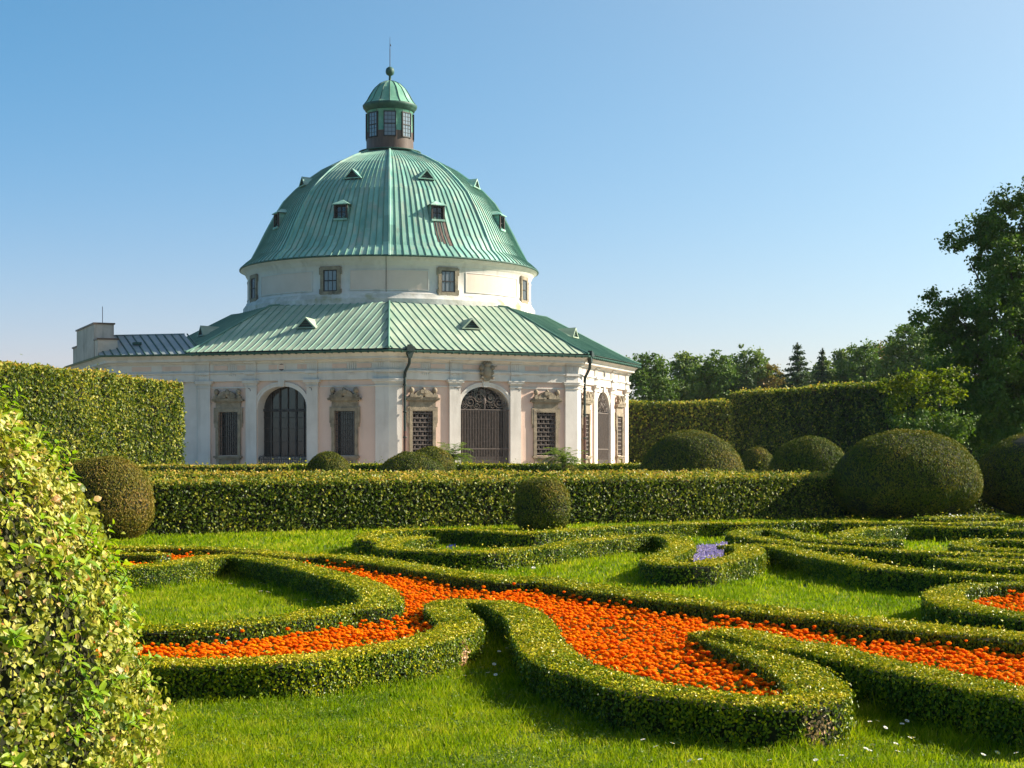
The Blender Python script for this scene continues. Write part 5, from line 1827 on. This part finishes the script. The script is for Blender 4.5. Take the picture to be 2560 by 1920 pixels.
# white blossoms on the far short hedge
n = 16
C = smooth(hO)
P = C[rng.integers(int(len(C) * .35), int(len(C) * .68), n)] + rng.normal(0, .18, (n, 2))
v, q, t = leaves(np.column_stack([P, rng.uniform(.36, .42, n)]), np.tile([.2, -.4, .8], (n, 1)), .06, .06, np.zeros(n), jit=.5)
tag(link('white_blossoms', arr_mesh('white_blossoms', v, q, [M['pale_petal']], None, None)), 'white blossoms scattered on the short hedge under the yew domes', 'blossoms', None, 'stuff')


# ------------------------------------------------------------------ palms by the pavilion
def palm(label, px, Y, hgt, sp, seed):
    r = np.random.default_rng(seed)
    X = (px - 1280) / F_PX * Y
    o = empty('potted_palm', (X, Y, 0))
    tag(o, label, 'palm', 'small palms in front of the pavilion')
    mb = MB()
    mb.lathe((0, 0), [(.28, 0), (.36, .5), (.38, .52), (.33, .5)], 16)
    mb.build('pot', M['bark'], o)
    mb = MB()
    mb.tube([(0, 0, .4), (.02, 0, hgt * .45), (0, .02, hgt * .62)], [.10, .11, .09], 8)
    mb.build('trunk', M['bark'], o)
    PV, PQ, PT, off = [], [], [], 0
    for i in range(36):
        a = i * 2.4; el = r.uniform(-.1, 1.4); ln = sp * r.uniform(.75, 1.1)
        pts = []
        p = Vector((0, 0, hgt * r.uniform(.48, .62))); e = el
        for k in range(14):
            pts.append(p.copy())
            p = p + Vector((math.cos(a) * math.cos(e), math.sin(a) * math.cos(e), math.sin(e))) * ln / 14
            e -= .11
        pts = np.array(pts)
        for s in (-1, 1):
            d = np.gradient(pts, axis=0); d /= np.linalg.norm(d, axis=1, keepdims=True)
            sd_ = np.cross(d, [0, 0, 1]); sd_ /= np.linalg.norm(sd_, axis=1, keepdims=True) + 1e-9
            T = d * .55 + sd_ * s + np.array([0, 0, -.12])
            l_ = np.full(len(pts), .42) * np.sin(np.linspace(.35, 2.9, len(pts)))
            P = pts + T / np.linalg.norm(T, axis=1, keepdims=True) * l_[:, None] * .5
            v, q, t = leaves(P, np.tile([0, 0, 1.0], (len(P), 1)), l_, .085, np.clip(r.normal(.5, .2, len(P)), 0, 1), jit=.2, T=T)
            PV.append(v); PQ.append(q + off); PT.append(t); off += len(v)
    link('fronds', arr_mesh('fronds', np.concatenate(PV), np.concatenate(PQ), [M['palm']], None, np.concatenate(PT)), o)
    return o


palm('small palm in front of the right lattice window', 1408, 90, 2.9, 1.6, 1)
palm('small palm between the yew ball and the middle arch', 1132, 90, 3.1, 1.6, 2)


# ------------------------------------------------------------------ trees
def crown_mesh(name, blobs, dens, L, mat, seed, clump=.55, up=.4, wl=.7, body=None, jit=.9):
    """leaf clumps spread through several ellipsoids: (x,y,z,rx,ry,rz)"""
    r = np.random.default_rng(seed)
    PP, NN, TI = [], [], []
    for (x, y, z, rx, ry, rz_) in blobs:
        area = 4 * PI * ((rx * ry + rx * rz_ + ry * rz_) / 3)
        nc = max(6, int(area * dens / (clump ** 2)))
        d = r.normal(0, 1, (nc, 3)); d /= np.linalg.norm(d, axis=1, keepdims=True)
        rad = r.uniform(.45, 1.0, nc) ** .5 * (1 + .07 * r.normal(0, 1, nc))
        c = d * rad[:, None] * np.array([rx, ry, rz_]) + np.array([x, y, z])
        per = max(4, int(1.5 * clump ** 2 / (.35 * L * L)))
        cs = clump * r.uniform(.4, .95, nc)
        p = np.repeat(c, per, 0) + r.normal(0, .42, (nc * per, 3)) * np.repeat(cs, per)[:, None] * np.array([1.1, 1.1, .75])
        PP.append(p)
        NN.append(np.repeat(d, per, 0) * .7 + np.array([0, 0, .45]))
        TI.append(np.repeat(r.normal(0, .14, nc), per))
    P, N, TI = np.concatenate(PP), np.concatenate(NN), np.concatenate(TI)
    k = P[:, 2] > .1
    P, N, TI = P[k], N[k], TI[k]
    n = len(P)
    tint = np.clip(.45 + TI + r.normal(0, .17, n), 0, 1)
    Ls = L * r.uniform(.7, 1.3, n)
    v, q, t = leaves(P, N, Ls, Ls * wl, tint, up=up, jit=jit)
    return arr_mesh(name, v, q, [M[mat]], None, t)


def trunk_mesh(blobs, base, top, rad, seed):
    r = np.random.default_rng(seed)
    mb = MB()
    b = Vector((0, 0, 0)); t = Vector((top[0], top[1], top[2]))
    pts = [b + (t - b) * k / 5 + Vector((r.normal(0, .12), r.normal(0, .12), 0)) * (k > 0) for k in range(6)]
    mb.tube(pts, [rad * (1.25 if k == 0 else 1 - .13 * k) for k in range(6)], 8)
    for (x, y, z, rx, ry, rz_) in blobs:
        e = Vector((x, y, z))
        s = pts[3] if z > pts[3].z else pts[2]
        m = (s + e) / 2 + Vector((0, 0, -.08 * (e - s).length))
        mb.tube([s, m, s + (e - s) * .85], [rad * .34, rad * .17, rad * .04], 6)
    return mb


def tree(name, label, X, Y, blobs, trunk_top, rad, L, mat, seed, dens=.5, clump=.9, group=None, cat='tree'):
    o = empty(name, (X, Y, 0))
    tag(o, label, cat, group)
    trunk_mesh(blobs, (0, 0), trunk_top, rad, seed).build('trunk', M['bark'], o)
    link('crown', crown_mesh('crown', blobs, dens, L, mat, seed, clump), o)
    return o


def at(px, py, Y): return ((px - 1280) / F_PX * Y, EYE + (HOR - py) / F_PX * Y)


# the big tree on the right: limbs reach out over the hedge
TY = 68.0
tx, _ = at(2590, 900, TY)
bl = []
for px, py, w, h, dy in ((2500, 560, 60, 60, 0), (2440, 575, 40, 30, .5), (2395, 600, 32, 26, .2), (2520, 500, 34, 24, 0), (2550, 510, 30, 30, .8), (2580, 600, 80, 80, 1), (2540, 660, 70, 70, -1), (2470, 640, 40, 40, .6),
                         (2590, 740, 100, 90, 0), (2490, 760, 70, 60, -1), (2430, 800, 60, 46, .5), (2365, 775, 36, 30, 0), (2330, 745, 24, 20, .3), (2312, 800, 30, 26, -.3), (2360, 830, 50, 40, .8),
                         (2400, 870, 70, 50, 0), (2470, 860, 80, 70, 1), (2560, 860, 90, 90, -1.5), (2450, 930, 80, 60, .5), (2520, 980, 90, 80, -1), (2420, 1000, 70, 55, 1), (2480, 1060, 90, 60, 0), (2560, 1070, 90, 70, -1),
                         (2660, 560, 90, 100, 0), (2480, 580, 40, 50, 0), (2500, 700, 60, 60, 1), (2440, 760, 50, 40, .4), (2400, 930, 70, 50, -.5), (2360, 940, 50, 50, 1), (2560, 960, 90, 90, .5), (2450, 1020, 100, 70, 1.2), (2380, 1080, 80, 40, 1.5), (2540, 1120, 100, 50, 1), (2620, 1000, 100, 100, 0), (2700, 720, 120, 120, 0), (2690, 900, 120, 120, 0), (2640, 460, 70, 70, 0)):
    x, z = at(px, py, TY + dy * 1.5)
    s = TY / F_PX
    bl.append((x - tx, dy * 1.5, z, w * s, max(w, h) * s * .9, h * s))
tree('broadleaf_tree', 'big dark broadleaf tree rising at the right edge', tx, TY, bl, (.2, 0, 8.5), .42, .15, 'tree_leaf', 5, .95, .55)
# bright shrubs below it
for lab, cx, cy, w, h, Y, mt, sd_ in (('sunlit yellow-green bush growing through the tall shaded hedge', 2310, 985, 95, 62, 62.5, 'bright_leaf', 3), ('low dark green bush between the hedge and the yew domes', 2330, 1075, 95, 45, 61.5, 'tree_leaf', 4)):
    x, z = at(cx, cy, Y); s = Y / F_PX
    b = [(0, 0, z, w * s, 1.0, h * s), (-.5 * w * s, .2, z + .3 * h * s, .6 * w * s, .8, .5 * h * s), (.6 * w * s, 0, z + .55 * h * s, .5 * w * s, .8, .5 * h * s), (-.3 * w * s, 0, z * .45, .7 * w * s, .9, .5 * h * s)]
    tree('garden_bush', lab, x, Y, b, (0, 0, z * .7), .07, .13, mt, sd_, .45, .5, 'bushes under the big tree', 'bush')

# distant deciduous trees beyond the hedge walls
GD = 'trees beyond the hedge walls'
for nm, lab, cx, top, w, Y, mt, sd_ in (
        ('broadleaf_tree', 'rounded dark tree right beside the pavilion roof', 1618, 897, 118, 165, 'tree_leaf', 11),
        ('broadleaf_tree', 'lighter green tree next to the rounded dark one', 1712, 893, 96, 170, 'pale_tree_leaf', 12),
        ('broadleaf_tree', 'dark narrow tree left of the wide pale one', 1792, 893, 90, 160, 'tree_leaf', 13),
        ('broadleaf_tree', 'wide pale green tree behind the small spruce', 1868, 884, 112, 180, 'pale_tree_leaf', 14),
        ('autumn_tree', 'rusty autumn tree just left of the tall spruce', 1932, 925, 70, 178, 'autumn_leaf', 15),
        ('broadleaf_tree', 'low pale tree between the two pointed spruces', 2058, 915, 84, 182, 'pale_tree_leaf', 16),
        ('broadleaf_tree', 'greyish pale tree right of the slim spruce', 2112, 882, 80, 186, 'pale_tree_leaf', 17),
        ('broadleaf_tree', 'dark bushy tree with an uneven top beyond the hedge', 2160, 870, 92, 170, 'tree_leaf', 18),
        ('autumn_tree', 'yellowish tree behind the dark bushy one', 2200, 880, 70, 180, 'autumn_leaf', 19),
        ('broadleaf_tree', 'tall blue-green tree touching the big tree on the right', 2285, 822, 150, 150, 'tree_leaf', 20),
        ('broadleaf_tree', 'dim green tree filling the gap behind the slim spruce', 2010, 938, 120, 195, 'tree_leaf', 22),
        ('broadleaf_tree', 'dim green tree filling the gap left of the tall spruce', 1900, 935, 120, 198, 'tree_leaf', 23)):
    x, zt = at(cx, top, Y); s = Y / F_PX
    r = np.random.default_rng(sd_ * 7)
    rw = w * s / 2 * 1.55
    H = zt * 1.07
    b = [(0, 0, H * .52, rw * .95, rw * .9, H * .42), (0, 0, H * .80, rw * .55, rw * .55, H * .19)]
    for k in range(9):
        a = r.uniform(0, 2 * PI); q_ = r.uniform(.45, .85)
        b.append((rw * q_ * math.cos(a), rw * q_ * math.sin(a), H * r.uniform(.28, .86) - q_ * .12 * H, rw * r.uniform(.3, .5), rw * .4, H * r.uniform(.08, .15)))
    tree(nm, lab, x, Y, b, (0, 0, H * .6), .35, .32, mt, sd_, 1.0, .85, GD)


def spruce(label, cx, top, w, Y, seed, L=.34):
    x, H = at(cx, top, Y)
    r = np.random.default_rng(seed)
    R = w * Y / F_PX / 2
    o = empty('spruce_tree', (x, Y, 0))
    tag(o, label, 'tree', GD)
    mb = MB(); mb.tube([(0, 0, 0), (0, 0, H * .6), (0, 0, H * 1.0)], [.30, .18, .03], 7)
    mb.build('trunk', M['bark'], o)
    PP, TT_ = [], []
    tiers = int(H / .55)
    for k in range(tiers):
        f = k / tiers
        zc = H * (.10 + .90 * f)
        rr = R * (1 - f) + .05
        for j in range(18):
            a = r.uniform(0, 2 * PI); ln = rr * r.uniform(.6, 1.12)
            m = max(6, int(ln * 20))
            t = r.uniform(.1, 1, m)
            sag = -.30 * ln * t + .12 * ln * t * t
            p = np.column_stack([math.cos(a) * ln * t, math.sin(a) * ln * t, zc + sag]) + r.normal(0, .10, (m, 3))
            PP.append(p)
            TT_.append(np.tile([math.cos(a), math.sin(a), -.45], (m, 1)))
    k = 30
    PP.append(np.column_stack([r.normal(0, .05, k), r.normal(0, .05, k), H * r.uniform(.93, 1.0, k)])); TT_.append(np.tile([0, 0, 1.0], (k, 1)))
    P, T = np.concatenate(PP), np.concatenate(TT_)
    P[:, 2] = np.minimum(P[:, 2], H * 1.01)
    n = len(P)
    v, q, t = leaves(P, np.tile([0, 0, 1.0], (n, 1)), L * r.uniform(.7, 1.3, n), L * .45, np.clip(.45 + r.normal(0, .22, n), 0, 1), jit=.8, T=T + r.normal(0, .4, (n, 3)))
    link('crown', arr_mesh('crown', v, q, [M['spruce_leaf']], None, t), o)


spruce('tallest pointed spruce beyond the shaded hedge', 1994, 855, 330, 165, 1)
spruce('slim pointed spruce right of the tallest one', 2056, 870, 190, 170, 2)
spruce('short dark spruce in front of the wide pale tree', 1866, 911, 240, 158, 3)
spruce('spruce with ragged top left of the short dark one', 1775, 905, 220, 166, 4)


# ------------------------------------------------------------------ thin late-afternoon haze over the garden
hm, hnt, hout = new_mat('garden_haze')
pv = hnt.nodes.new('ShaderNodeVolumePrincipled')
pv.inputs['Color'].default_value = (0.80, 0.88, 1.0, 1)
pv.inputs['Density'].default_value = 0.00007
pv.inputs['Anisotropy'].default_value = 0.2
hnt.links.new(pv.outputs[0], hout.inputs['Volume'])
hb = MB()
hb.box(lambda a, b, c: (a, b, c), -310, 310, -50, 430, -1, 45)
tag(hb.build('haze', hm), kind='stuff')
